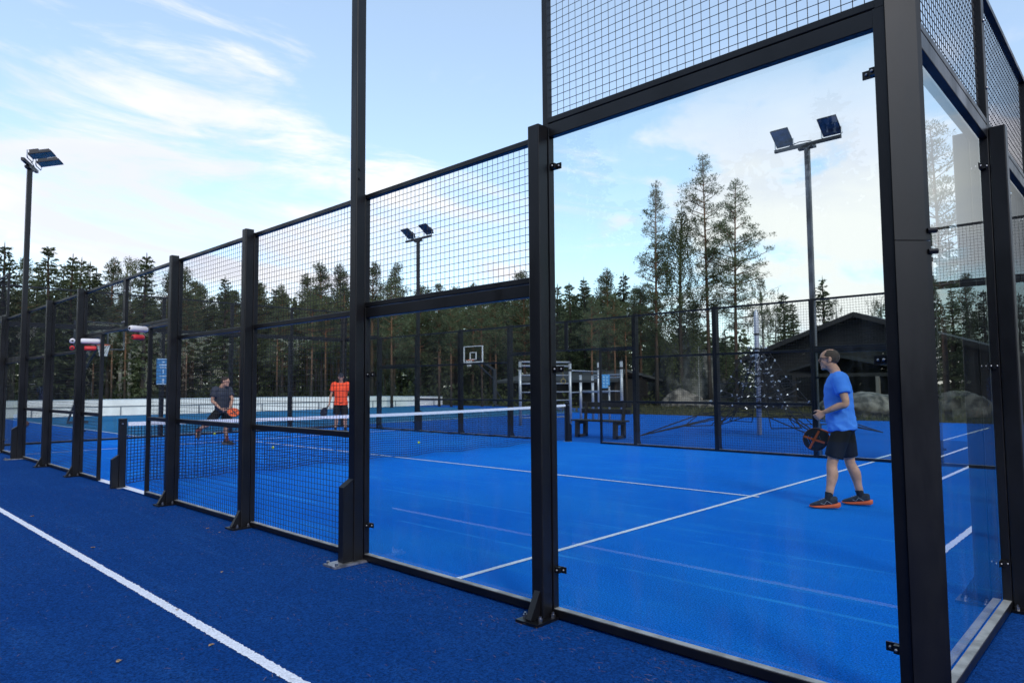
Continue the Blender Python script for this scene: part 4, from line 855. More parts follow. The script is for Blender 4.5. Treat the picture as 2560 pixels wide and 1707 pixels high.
def forest():
    V3 = lambda *a: Vector(a)
    rnd = random.Random(9)
    # the skyline of the forest edge: photo column, top row, distance, kind, label
    T = [(-70, 640, 52, 's0', None), (3, 607, 50, 's3', 'broad dark spruce at the left edge of the photo'), (55, 652, 57, 'p1', 'pine between the left edge spruce and the leftmost floodlight mast'), (88, 664, 60, 's1', None),
         (118, 615, 50, 's1', 'tall spruce just right of the leftmost floodlight mast'), (153, 657, 56, 's0', None), (174, 633, 52, 's2', 'pointed spruce second right of the leftmost floodlight mast'), (195, 648, 56, 's0', None), (217, 658, 57, 's1', None), (238, 674, 58, 's2', None),
         (271, 650, 50, 'p2', 'dense conical pine left of the thin spired spruce'), (302, 637, 60, 'b1', 'thin pale birch left of the thin spired spruce'), (326, 654, 59, 'b1', None), (360, 631, 47, 's2', 'thin spired spruce rising above the fence top rail over the gate'),
         (414, 682, 52, 'p0', None), (460, 676, 50, 'p3', 'pine behind the fence between the second and third black posts from the gate'), (482, 707, 56, 'p4', None), (562, 693, 49, 's0', 'conical spruce just left of the tallest mesh panel post in the middle left'), (590, 735, 58, 'p1', None), (640, 709, 56, 'p0', None),
         (684, 722, 55, 's1', None), (707, 716, 52, 'p2', None), (768, 690, 58, 'p1', None), (805, 668, 50, 'p3', 'bushy pine just left of the nearest tall mast'), (847, 666, 55, 'p0', None),
         (930, 664, 50, 'p1', 'pine seen through mesh just right of the nearest tall mast'), (985, 666, 52, 'p3', 'pine seen through mesh left of the small distant mast'), (1048, 716, 58, 'p0', None), (1072, 716, 60, 's2', None), (1100, 713, 57, 'p4', None), (1132, 720, 60, 'p0', None), (1181, 712, 56, 'p2', None), (1225, 724, 58, 'p1', None), (1262, 716, 60, 's0', None), (1311, 684, 53, 'p3', None),
         (1350, 720, 54, 'p0', None), (1393, 714, 52, 's0', None), (1425, 709, 50, 's1', None), (1463, 695, 49, 's0', 'conical spruce right of the tall post between the two big glass panes'), (1522, 677, 47, 'p0', 'ragged pine left of twin spruce tops behind the big glass pane'), (1559, 684, 48, 's3', 'dark spruce with pointed top left of the tall pines'), (1600, 722, 47, 'p4', None),
         (1640, 730, 50, 'p2', None), (1705, 742, 50, 's1', None), (1735, 752, 48, 'p0', None), (1812, 820, 46, 's0', None), (1840, 850, 47, 's1', None),
         (1909, 682, 49, 'b0', 'pale drooping birch behind the rope net pole'), (1935, 760, 50, 'b0', None), (1960, 735, 51, 's1', 'spruce right of the pale birch'), (1985, 758, 49, 's0', None), (2060, 694, 50, 's0', 'tall spruce behind the roof left of the weathered mast'), (2100, 745, 54, 'b1', None), (2200, 742, 62, 'b2', None), (2240, 760, 60, 's1', None), (2330, 700, 62, 'p0', None), (2420, 690, 60, 'p1', None), (2500, 690, 64, 's0', None), (2600, 700, 60, 'p3', None),
             (2265, 735, 55, 's3', None), (2305, 715, 57, 's1', None), (2350, 745, 54, 's3', None), (2385, 722, 56, 's0', None), (2425, 750, 55, 's3', None), (2465, 728, 58, 's1', None), (2505, 745, 55, 's3', None), (2550, 735, 57, 's0', None), (2225, 765, 57, 's3', None)]
    def grp(px):
        if px < 420: return 'dark forest trees behind the boards at the left'
        if px < 1340: return 'dark forest trees behind the middle of the court'
        if px < 1880: return 'dark trees behind the right half of the far fence'
        return 'trees around the dark log house'
    def lab(px, key):
        k = {'s': 'dark spruce', 'p': 'rough crowned pine', 'b': 'loose leafed birch'}[key[0]]
        return k+{0: ' in the forest edge behind the boards left of the gate', 1: ' in the forest edge behind the middle of the court', 2: ' in the wood behind the right part of the far fence', 3: ' near the roof of the dark log house'}[0 if px < 420 else 1 if px < 1340 else 2 if px < 1880 else 3]
    for px, py, dep, key, l in T:
        p = at(px, dep); h = zof(px, py, dep); tree(key, p, h, l or lab(px, key), grp(px), rnd.uniform(0, 6.28), rnd.uniform(.92, 1.12))
    # inner rows
    for k in range(64):
        px = -160+k*29+rnd.uniform(-9, 9); dep = rnd.uniform(57, 72); key = rnd.choice(('s0', 's1', 's3', 'p0', 'p1', 'p3', 'p2', 'p4', 's1')); py = rnd.uniform(712, 790) if px < 1640 else rnd.uniform(800, 860)
        if px > 1780: continue
        tree(key, at(px, dep), zof(px, py, dep), lab(px, key), grp(px), rnd.uniform(0, 6.28), rnd.uniform(1.0, 1.3))
    # bare trunks that show at the forest edge
    for px, top, dep in ((236, 790, 47), (282, 770, 46), (315, 735, 46), (468, 735, 44), (600, 780, 47), (694, 770, 46), (780, 740, 45), (815, 745, 46), (862, 720, 44), (980, 700, 45), (1098, 735, 47), (1128, 745, 46), (1205, 740, 46), (1240, 752, 48), (1478, 745, 43), (1536, 740, 44), (1565, 760, 45)):
        tree(rnd.choice(('p4', 'p4')), at(px, dep), zof(px, top, dep), 'bare orange pine trunk with a small high crown at the front of the forest', 'bare pine trunks at the forest edge', rnd.uniform(0, 6.28), .85)
    # the tall group behind the glass
    for key, px, py, dep, l, wd in (('A', 1640, 454, 45, 'leftmost of the three tall pines, slender and pale', .95), ('B', 1700, 524, 46, 'drooping dark birch between the slender pine and the tallest pine', 1.15), ('C', 1772, 384, 45, 'tallest pine, with an orange upper trunk, behind the big glass pane', 1.0), ('D', 1838, 452, 44, 'rightmost of the three tall pines, wide crowned with a leaning trunk', 1.0)):
        tree(key, at(px, dep), zof(px, py, dep), l, 'tall trees behind the glass', 1.0, wd)
    tree('b1', at(1745, 40), 4.2, 'slim white birch trunk standing behind the steep boulder', None, .5, .6)
    # trees out of the frame to the right and behind, as the glass and the posts mirror them
    for x, y, h, key in ((5.0, 26.0, 11.0, 'D'), (8.2, 34, 9.0, 'p1'), (4.2, 38, 8.5, 's0'), (6.8, 44, 9.5, 'p3'), (11.5, 33, 10, 's1'), (3.0, 47, 8, 's3'), (10, 42, 10, 'p0'), (14, 40, 9, 's3'), (9, 52, 9, 's1'), (13, 56, 10, 'p2'), (5.6, 36, 8, 's3'), (7.2, 39, 9, 's0'), (8.8, 45, 9, 's3'), (5.2, 50, 9, 's1'), (11.5, 47, 10, 's3'), (7.5, 56, 9.5, 's0'), (12.5, 51, 10, 's1'), (15, 48, 10, 's3'), (10, 60, 11, 's3')):
        tree(key, (x, y, 0), h, 'tree standing outside the photo beyond the right end of the court', 'trees outside the photo', rnd.uniform(0, 6), 1.1)
    for k in range(26):
        x = -62+k*3.6+rnd.uniform(-1, 1); y = -23+rnd.uniform(-5, 4)-(max(0, x+5)*.1); key = rnd.choice(('s0', 's1', 's3', 'p3', 's3'))
        tree(key, (x, y, 0), rnd.uniform(10, 14), 'tree standing outside the photo behind the camera', 'trees outside the photo', rnd.uniform(0, 6), 1.25)
    # undergrowth and the deep wood
    mb = MB()
    for _ in range(900):
        px = rnd.uniform(-220, 1830); dep = rnd.uniform(50, 66) if px < 1250 else rnd.uniform(46, 60); c = at(px, dep); hgt = rnd.uniform(.3, 1.5)*(1 if rnd.random() < .8 else 1.8)
        for _ in range(16): leaf(mb, c+Vector((rnd.gauss(0, .6), rnd.gauss(0, .6), rnd.uniform(0, hgt))), rv(rnd)+Vector((0, 0, .5)), rnd.uniform(.2, .45), rnd.uniform(.1, .2), rnd)
    for _ in range(160):
        px = rnd.uniform(1830, 2700); c = at(px, rnd.uniform(52, 62)); hgt = rnd.uniform(.4, 2.6)
        for _ in range(18): leaf(mb, c+Vector((rnd.gauss(0, .7), rnd.gauss(0, .7), rnd.uniform(0, hgt))), rv(rnd)+Vector((0, 0, .5)), rnd.uniform(.2, .45), rnd.uniform(.1, .2), rnd)
    tag(mb.build('undergrowth', F_SHR, fixn=False), kind='stuff', label='dark undergrowth along the foot of the forest')
    mb = MB()
    for k in range(300):
        px = -300+rnd.random()*2150; dep = rnd.uniform(74, 100); c = at(px, dep); py = rnd.uniform(735, 800) if px < 1600 else rnd.uniform(820, 880); h = zof(px, py, dep)
        n = 300
        for _ in range(n):
            t = rnd.random()**1.15; r = (1-t)**.7*2.3+.15; a = rnd.uniform(0, 6.283); q = rnd.random()**.5
            leaf(mb, c+Vector((r*q*math.cos(a), r*q*math.sin(a), h*t)), Vector((math.cos(a), math.sin(a), rnd.uniform(-.9, .2))), rnd.uniform(.5, .9), rnd.uniform(.3, .5), rnd)
    tag(mb.build('deep_forest', F_SPR, fixn=False), kind='stuff', label='deep dark forest behind the trees of the edge')
    mb = MB()  # unseen forest; left and right stretches added to darken reflections in the glass
    for k in range(620):
        if k < 60: c = V3(rnd.uniform(-88, -60), rnd.uniform(-45, 1), 0); h = rnd.uniform(9, 13)
        elif k < 470: c = V3(rnd.uniform(-95, 50), rnd.uniform(-46, -27), 0); h = rnd.uniform(9, 13.5)
        else: c = V3(rnd.uniform(42, 66), rnd.uniform(-40, 75), 0); h = rnd.uniform(8, 11.5)
        for _ in range(130):
            t = rnd.random()**1.1; r = (1-t)**.7*2.6+.2; a = rnd.uniform(0, 6.283); q = rnd.random()**.5
            leaf(mb, c+Vector((r*q*math.cos(a), r*q*math.sin(a), h*t)), Vector((math.cos(a), math.sin(a), rnd.uniform(-.9, .2))), rnd.uniform(.8, 1.4), rnd.uniform(.5, .8), rnd)
    tag(mb.build('reflection_forest', F_SPR, fixn=False), kind='stuff', label='unseen dark forest round the sports ground, added to darken the glass reflections')
    # blades on the verge
    gm = foliage_mat('verge_blades', (.024, .032, .012), (.085, .080, .036)); mb = MB()
    for _ in range(5200):
        x = rnd.uniform(-24, 4); y = 24.1+rnd.random()**2*13; leaf(mb, Vector((x, y, -.03)), Vector((rnd.uniform(-.5, .5), rnd.uniform(-.5, .5), 1)), rnd.uniform(.08, .30), .035, rnd)
    tag(mb.build('verge_grass', gm, fixn=False), kind='stuff', label='ragged grass along the edge of the blue field')
forest()
# ------------------------------------------------------------------ people
def V(*a): return Vector(a)
def ell(c, a, b, n=20, e=2.0):
    """ring round c spanned by half axes a and b, superelliptic for squarer sections"""
    out = []
    for k in range(n):
        t = 2*math.pi*k/n; ca, sa = math.cos(t), math.sin(t); f = lambda v: math.copysign(abs(v)**(2/e), v); out.append(c+a*f(ca)+b*f(sa))
    return out
def limb(mb, pts, rad, n=14, flat=None):
    """tapering limb through pts, smoothed between joints"""
    P, Q = [], []
    k = len(pts)
    for i in range(k-1):
        p0, p1, p2, p3 = pts[max(i-1, 0)], pts[i], pts[i+1], pts[min(i+2, k-1)]
        for j in range(6):
            t = j/6; P.append(.5*((2*p1)+(p2-p0)*t+(2*p0-5*p1+4*p2-p3)*t*t+(3*p1-p0-3*p2+p3)*t**3)); s = t*t*(3-2*t); Q.append(rad[i]*(1-s)+rad[i+1]*s)
    P.append(pts[-1]); Q.append(rad[-1]); mb.tube(P, Q, n)
def blob(mb, c, r, rot=None, n=18, m=12):
    k = len(mb.v); mb.ball((0, 0, 0), 1, n, m)
    for i in range(k, len(mb.v)):
        p = Vector(mb.v[i]); p = V(p.x*r[0], p.y*r[1], p.z*r[2]); p = rot @ p if rot else p; mb.v[i] = tuple(c+p)
def bake(o, vox, smooth=4, fac=.5):
    md = o.modifiers.new('r', 'REMESH'); md.mode = 'VOXEL'; md.voxel_size = vox; md.use_smooth_shade = True
    if smooth: s = o.modifiers.new('s', 'SMOOTH'); s.factor = fac; s.iterations = smooth
    bpy.context.view_layer.update(); dg = bpy.context.evaluated_depsgraph_get(); me = bpy.data.meshes.new_from_object(o.evaluated_get(dg)); o.modifiers.clear(); old = o.data; mats = list(old.materials); o.data = me; bpy.data.meshes.remove(old)
    me.materials.clear()
    for m in mats: me.materials.append(m)
    me.polygons.foreach_set('use_smooth', [True]*len(me.polygons)); return o
def wrinkle(o, amp, sc, seed, stretch=(1, 1, 1), fn=None):
    me = o.data; nn = [v.normal.copy() for v in me.vertices]
    for v, n in zip(me.vertices, nn):
        q = V(v.co.x*stretch[0], v.co.y*stretch[1], v.co.z*stretch[2]); a = amp*(fn(v.co) if fn else 1)
        v.co += n*a*(1-2*abs(mnoise.noise(q*sc+V(seed, 0, 0)))+.5*mnoise.noise(q*sc*2.3+V(0, seed, 0)))
    me.update()
SKIN = mat('skin', (.62, .32, .20), .55, var=.10, vscale=14, col2=(.72, .37, .24), spec=.35)
SKIN2 = mat('tanned_skin', (.44, .24, .16), .55, var=.1, vscale=14, spec=.35)
def hand(mb, w, d, nrm, thumb, size=1.0, curl=.5, spread=.10):
    """palm and five fingers: w wrist, d along the hand, nrm out of the palm, thumb towards the thumb side"""
    d = d.normalized(); th = (thumb-d*thumb.dot(d)).normalized(); pn = d.cross(th); pn = pn if pn.dot(nrm) > 0 else -pn; s = size
    c = [ell(w+d*(-.005*s), th*.026*s, pn*.019*s, 12), ell(w+d*.03*s, th*.036*s, pn*.017*s, 12, 2.6), ell(w+d*.065*s, th*.042*s, pn*.015*s, 12, 2.8), ell(w+d*.092*s, th*.040*s, pn*.012*s, 12, 2.8)]; mb.loft(c)
    for i, (off, ln) in enumerate(((.030, .070), (.010, .080), (-.011, .074), (-.030, .058))):
        p = w+d*.084*s+th*off*s; a = 0.0; pts = [p-d*.015*s, p]; f = (d+th*(off/.03)*spread).normalized()
        for seg, k in ((.46, .7), (.30, 1.0), (.24, .7)):
            a += curl*k; p = p+(f*math.cos(a)+pn*math.sin(a))*ln*seg*s; pts.append(p)
        mb.tube(pts, [.0095*s, .0098*s, .009*s, .0082*s, .0065*s], 8)
    p = w+d*.022*s+th*.026*s; pts = [p]
    for v, l in (((d*.6+th*.75+pn*.25), .034), ((d*.85+th*.35+pn*.4), .032), ((d*.9+th*.05+pn*.5), .026)): p = p+v.normalized()*l*s; pts.append(p)
    mb.tube(pts, [.014*s, .0125*s, .0105*s, .008*s], 8)
def head(mb, hc, fwd, up, s=1.0):
    """skull, face, nose, brow, lips, chin and ears about hc (middle of the head)"""
    f = fwd.normalized(); l = up.cross(f).normalized(); u = f.cross(l); Rm = Matrix((f, l, u)).transposed()
    P = lambda x, y, z: hc+(f*x+l*y+u*z)*s
    B = lambda c, r: blob(mb, P(*c), tuple(q*s for q in r), Rm)
    B((-.010, 0, .028), (.100, .077, .092)); B((.035, 0, .020), (.064, .068, .080)); B((.040, 0, -.030), (.052, .058, .075)); B((.048, 0, -.078), (.044, .043, .036)); B((.072, 0, -.098), (.022, .024, .020))
    B((.0, .045, -.055), (.045, .018, .035)); B((.0, -.045, -.055), (.045, .018, .035))
    for sg in (-1, 1):
        B((.070, sg*.031, .031), (.022, .026, .010)); B((.066, sg*.038, -.020), (.022, .022, .020)); B((.080, sg*.030, .010), (.011, .013, .009))
        B((-.012, sg*.079, .0), (.020, .010, .031)); B((-.004, sg*.080, -.022), (.011, .009, .014))
    mb.loft([ell(P(.088, 0, .030), l*.009*s, u*.010*s, 10), ell(P(.104, 0, .004), l*.011*s, (u*.012+f*.004)*s, 10), ell(P(.112, 0, -.020), l*.016*s, (u*.010+f*.004)*s, 10), ell(P(.094, 0, -.034), l*.017*s, u*.006*s, 10)])
    B((.088, 0, -.055), (.012, .024, .0065)); B((.086, 0, -.068), (.012, .021, .0070)); B((.080, 0, -.045), (.014, .022, .010))
    return P, Rm
def person(label, loc, rz, J, skin, vox=.006, scale=1.0, shirt=None, shorts=None, shoe=None, sole=None, sock=None, hairm=None, hair='short', extras=None):
    """one continuous body with clothing as its children; J holds the joints in the figure's own frame"""
    mb = MB()
    lat_h = (J['hipL']-J['hipR']).normalized(); lat_s = (J['shL']-J['shR']).normalized(); pel = (J['hipL']+J['hipR'])/2; shc = (J['shL']+J['shR'])/2
    ups = (J['neck']-pel).normalized()
    def T(t, fw, wd, off=0.0, e=2.3):
        c = pel.lerp(J['neck'], t); la = lat_h.lerp(lat_s, min(1, max(0, t))).normalized(); fr = la.cross(ups).normalized(); return ell(c+fr*off, fr*fw, la*wd, 24, e)
    mb.loft([T(-.12, .08, .10), T(-.02, .105, .15), T(.15, .105, .148), T(.35, .105, .150), T(.6, .115, .165), T(.80, .105, .170), T(.92, .08, .13), T(1.0, .055, .065), T(1.05, .05, .055)])
    limb(mb, [J['neck']-ups*.06, J['neck']+(J['head']-J['neck'])*.25, J['head']-ups*.07], [.068, .058, .060])
    P, Rm = head(mb, J['head'], J['look'], J.get('hup', V(0, 0, 1)))
    for sd in 'LR':
        a, b, c = J['sh'+sd], J['el'+sd], J['wr'+sd]; limb(mb, [a, a.lerp(b, .45), b, b.lerp(c, .35), c], [.056, .047, .037, .040, .026])
        hd = J['hd'+sd]; hand(mb, c+hd[0].normalized()*.01, hd[0], hd[1], hd[2], 1.0, hd[3])
        h, k, an = J['hip'+sd], J['kn'+sd], J['an'+sd]; ft = J['ft'+sd].normalized(); bk = -(ft-(an-k).normalized()*ft.dot((an-k).normalized()))
        limb(mb, [h, h.lerp(k, .5), k, k.lerp(an, .32)+bk*.016, k.lerp(an, .7)+bk*.006, an], [.092, .074, .056, .060, .043, .036], 16)
        toe = an+ft*.115-V(0, 0, .055); limb(mb, [an, an+ft*.05-V(0, 0, .045), toe], [.036, .034, .018])
    body = bake(mb.build('person', skin), vox, 3); body.location = loc; body.rotation_euler = (0, 0, rz); body.scale = (scale,)*3; tag(body, label, 'person')
    # shirt
    mb = MB(); rings = shirt['rings']; mb.loft([T(*r) for r in rings])
    for sd in 'LR':
        a, b = J['sh'+sd], J['el'+sd]; inn = shc.lerp(a, .62)
        r = shirt.get('sleeve', .078); limb(mb, [inn-ups*.02, a+ups*.008, a.lerp(b, .35), a.lerp(b, shirt.get('len', .6))], [.085, .084, r*1.0, r*.96], 16)
    o = bake(mb.build('shirt', shirt['mat'], body), .007, 4)
    zlo = min(v.co.z for v in o.data.vertices); wrinkle(o, shirt.get('amp', .006), 7, 3.3, (1, 1, 1.5), lambda p: .5+1.1*max(0, 1-(p.z-zlo)/.28)); 
    # shorts
    mb = MB(); mb.loft([T(*r) for r in shorts['rings']])
    for sd in 'LR':
        h, k = J['hip'+sd], J['kn'+sd]; e = h.lerp(k, shorts.get('len', .82)); limb(mb, [h-V(0, 0, .02), h.lerp(e, .5), e], [.098, shorts.get('mid', .104), shorts.get('hem', .098)], 18)
    o = bake(mb.build('shorts', shorts['mat'], body), .008, 4); wrinkle(o, .006, 6, 8.1, (1, 1, .6))
    # socks and shoes
    for sd in 'LR':
        an, kn, ft = J['an'+sd], J['kn'+sd], J['ft'+sd].normalized(); leg = (kn-an).normalized()
        mb = MB(); limb(mb, [an-leg*.03, an+leg*.02, an+leg*J.get('sock', .055)], [.043, .041, .044], 14); bake(mb.build('sock', sock, body), .006, 2)
        s = V(0, 0, 1).cross(ft).normalized(); u = ft.cross(s); g = an-u*J.get('ankle', .095)
        def rg(x, w, z0, z1, e=2.6): return ell(g+ft*x+u*((z0+z1)/2), s*w, u*((z1-z0)/2), 18, e)
        mb = MB(); mb.loft([rg(-.092, .018, .05, .112), rg(-.078, .034, .032, .128), rg(-.03, .041, .028, .130), rg(.015, .041, .028, .120), rg(.06, .043, .026, .098), rg(.12, .047, .024, .076), rg(.165, .042, .022, .060), rg(.198, .024, .024, .046)]); sh = bake(mb.build('shoe', shoe, body), .005, 2)
        mb = MB(); mb.loft([rg(-.118, .024, .016, .060), rg(-.09, .042, .0, .060, 3.2), rg(-.03, .044, .0, .050, 3.2), rg(.03, .043, .0, .040, 3.2), rg(.09, .049, .001, .034, 3.2), rg(.15, .048, .006, .032, 3.2), rg(.205, .027, .018, .034, 3)]); mb.build('sole', sole, sh, smooth=True)
        if J.get('laces'):
            mb = MB()
            for q in range(4): x = .02+.022*q; z = .118-.009*q; mb.tube([g+ft*x+s*.020+u*(z-.012), g+ft*(x+.012)+u*(z+.002), g+ft*x-s*.020+u*(z-.012)], .003, 5)
            for sg in (-1, 1): mb.tube([g+ft*-.03+s*sg*.042+u*.05, g+ft*.02+s*sg*.0435+u*.085, g+ft*.05+s*sg*.044+u*.045, g+ft*.085+s*sg*.0475+u*.06], .0028, 5)
            mb.build('laces', J['laces'], sh)
    # hair
    if hairm:
        mb = MB(); blob(mb, P(-.010, 0, .028), (.1035, .0805, .0955), Rm, 84, 60); f = (Rm.col[0]); u = Rm.col[2]; hc = J['head']; keep = []
        for q in mb.f:
            c = sum((Vector(mb.v[i]) for i in q), Vector())/len(q)-hc; x, z = c.dot(f), c.dot(u); yy = abs(c.dot(Rm.col[1]))
            jit = .007*mnoise.noise(c*70)+.004*mnoise.noise(c*190)
            if hair == 'balding': ok = z > (-.050+.3*(x+.11) if x < -.012 else .016+.6*(x+.012))+jit*.6 and x < .050-.55*max(0, z-.045)+jit*2 and not (yy < .040 and z > .106 and x > -.055)
            else: ok = z > (-.030 if x < -.02 else .02+.55*x)+jit and x < .075
            if ok: keep.append(q)
        mb.f = keep; mb.mi = [0]*len(keep); o = mb.build('hair', hairm, body, smooth=True, fixn=False)
        used = set(i for q in keep for i in q); bm = bmesh.new(); bm.from_mesh(o.data); bmesh.ops.delete(bm, geom=[v for v in bm.verts if not v.link_faces], context='VERTS'); bmesh.ops.recalc_face_normals(bm, faces=bm.faces); bmesh.ops.solidify(bm, geom=bm.faces[:], thickness=.004); bm.to_mesh(o.data); bm.free()
    mb = MB()
    for sg in (-1, 1): mb.ball(tuple(P(.0865, sg*.030, .010)), .0075, 10, 8)
    mb.build('eyes', mat('dark_eye', (.03, .025, .02), .2), body, smooth=True)
    return body, P, Rm

def racket(label, loc_m, face, rim, hole=True, edge=None):
    """padel racket: along +x from grip end at 0, face normal y; loc_m is its world matrix"""
    root = bpy.data.objects.new('padel_racket', None); COL.objects.link(root); root.matrix_world = loc_m; tag(root, label, 'racket')
    ol = []
    for k in range(40):
        t = 2*math.pi*k/40; x = math.cos(t); r = .128; ol.append((.325+r*x*(1.02 if x > 0 else 1.18), r*math.sin(t)*(1 if x > 0 else (1-.18*x*x))))
    mb = MB(); mb.hexa([(x*.975+.008, -.019, z*.95) for x, z in ol], [(x*.975+.008, .019, z*.95) for x, z in ol]); fm = mat('racket_face', face, .35, spec=.5)
    if hole:
        nt = fm.node_tree; N = nt.nodes; L = nt.links; tc = N.new('ShaderNodeTexCoord'); sp = N.new('ShaderNodeSeparateXYZ'); L.new(tc.outputs['Object'], sp.inputs[0])
        def m_(op, a, b=None):
            n = N.new('ShaderNodeMath'); n.operation = op
            for i, v in enumerate((a, b)):
                if v is None: continue
                if isinstance(v, (int, float)): n.inputs[i].default_value = v
                else: L.new(v, n.inputs[i])
            return n.outputs[0]
        cx = m_('SUBTRACT', m_('FRACT', m_('DIVIDE', sp.outputs[0], .026)), .5); cz = m_('SUBTRACT', m_('FRACT', m_('DIVIDE', sp.outputs[2], .026)), .5)
        d = m_('SQRT', m_('ADD', m_('MULTIPLY', cx, cx), m_('MULTIPLY', cz, cz))); dx = m_('SUBTRACT', sp.outputs[0], .335)
        R2 = m_('SQRT', m_('ADD', m_('MULTIPLY', dx, dx), m_('MULTIPLY', sp.outputs[2], sp.outputs[2])))
        al = m_('MULTIPLY', m_('LESS_THAN', d, .26), m_('LESS_THAN', R2, .085)); tr = N.new('ShaderNodeBsdfTransparent'); mx = N.new('ShaderNodeMixShader'); L.new(al, mx.inputs[0]); L.new(N['Principled BSDF'].outputs[0], mx.inputs[1]); L.new(tr.outputs[0], mx.inputs[2]); L.new(mx.outputs[0], N['Material Output'].inputs['Surface'])
    mb.build('face', fm, root)
    rm = mat('racket_trim', rim, .4)
    mb = MB(); mb.tube([(x, 0, z) for x, z in ol]+[(ol[0][0], 0, ol[0][1])], .0085, 8, False); mb.build('rim', mat('racket_edge', edge or rim, .4), root, smooth=True)
    mb = MB()
    for sg in (-1, 1):
        for a, b in (((.335, .0, 0), (.425, .0, .078)), ((.335, 0, 0), (.425, 0, -.078)), ((.335, 0, 0), (.245, 0, .075)), ((.335, 0, 0), (.245, 0, -.075))): mb.bar((a[0], sg*.0212, a[2]), (b[0], sg*.0212, b[2]), .024, .003, (0, 1, 0))
    mb.build('cross_stripe', rm, root)
    mb = MB()
    for sg in (-1, 1): mb.tube([(.125, 0, sg*.012), (.165, 0, sg*.03), (.225, 0, sg*.085)], .013, 8)
    mb.build('throat', rm, root, smooth=True)
    mb = MB(); mb.tube([(0, 0, 0), (.004, 0, 0), (.006, 0, 0), (.13, 0, 0), (.14, 0, 0)], [.019, .019, .0165, .0155, .012], 12); mb.build('grip', mat('grip_tape', (.03, .03, .03), .8), root, smooth=True)
    return root
def frame_m(x, y, org):
    x = x.normalized(); y = (y-x*y.dot(x)).normalized(); z = x.cross(y); m = Matrix((x, y, z)).transposed().to_4x4(); m.translation = org; return m

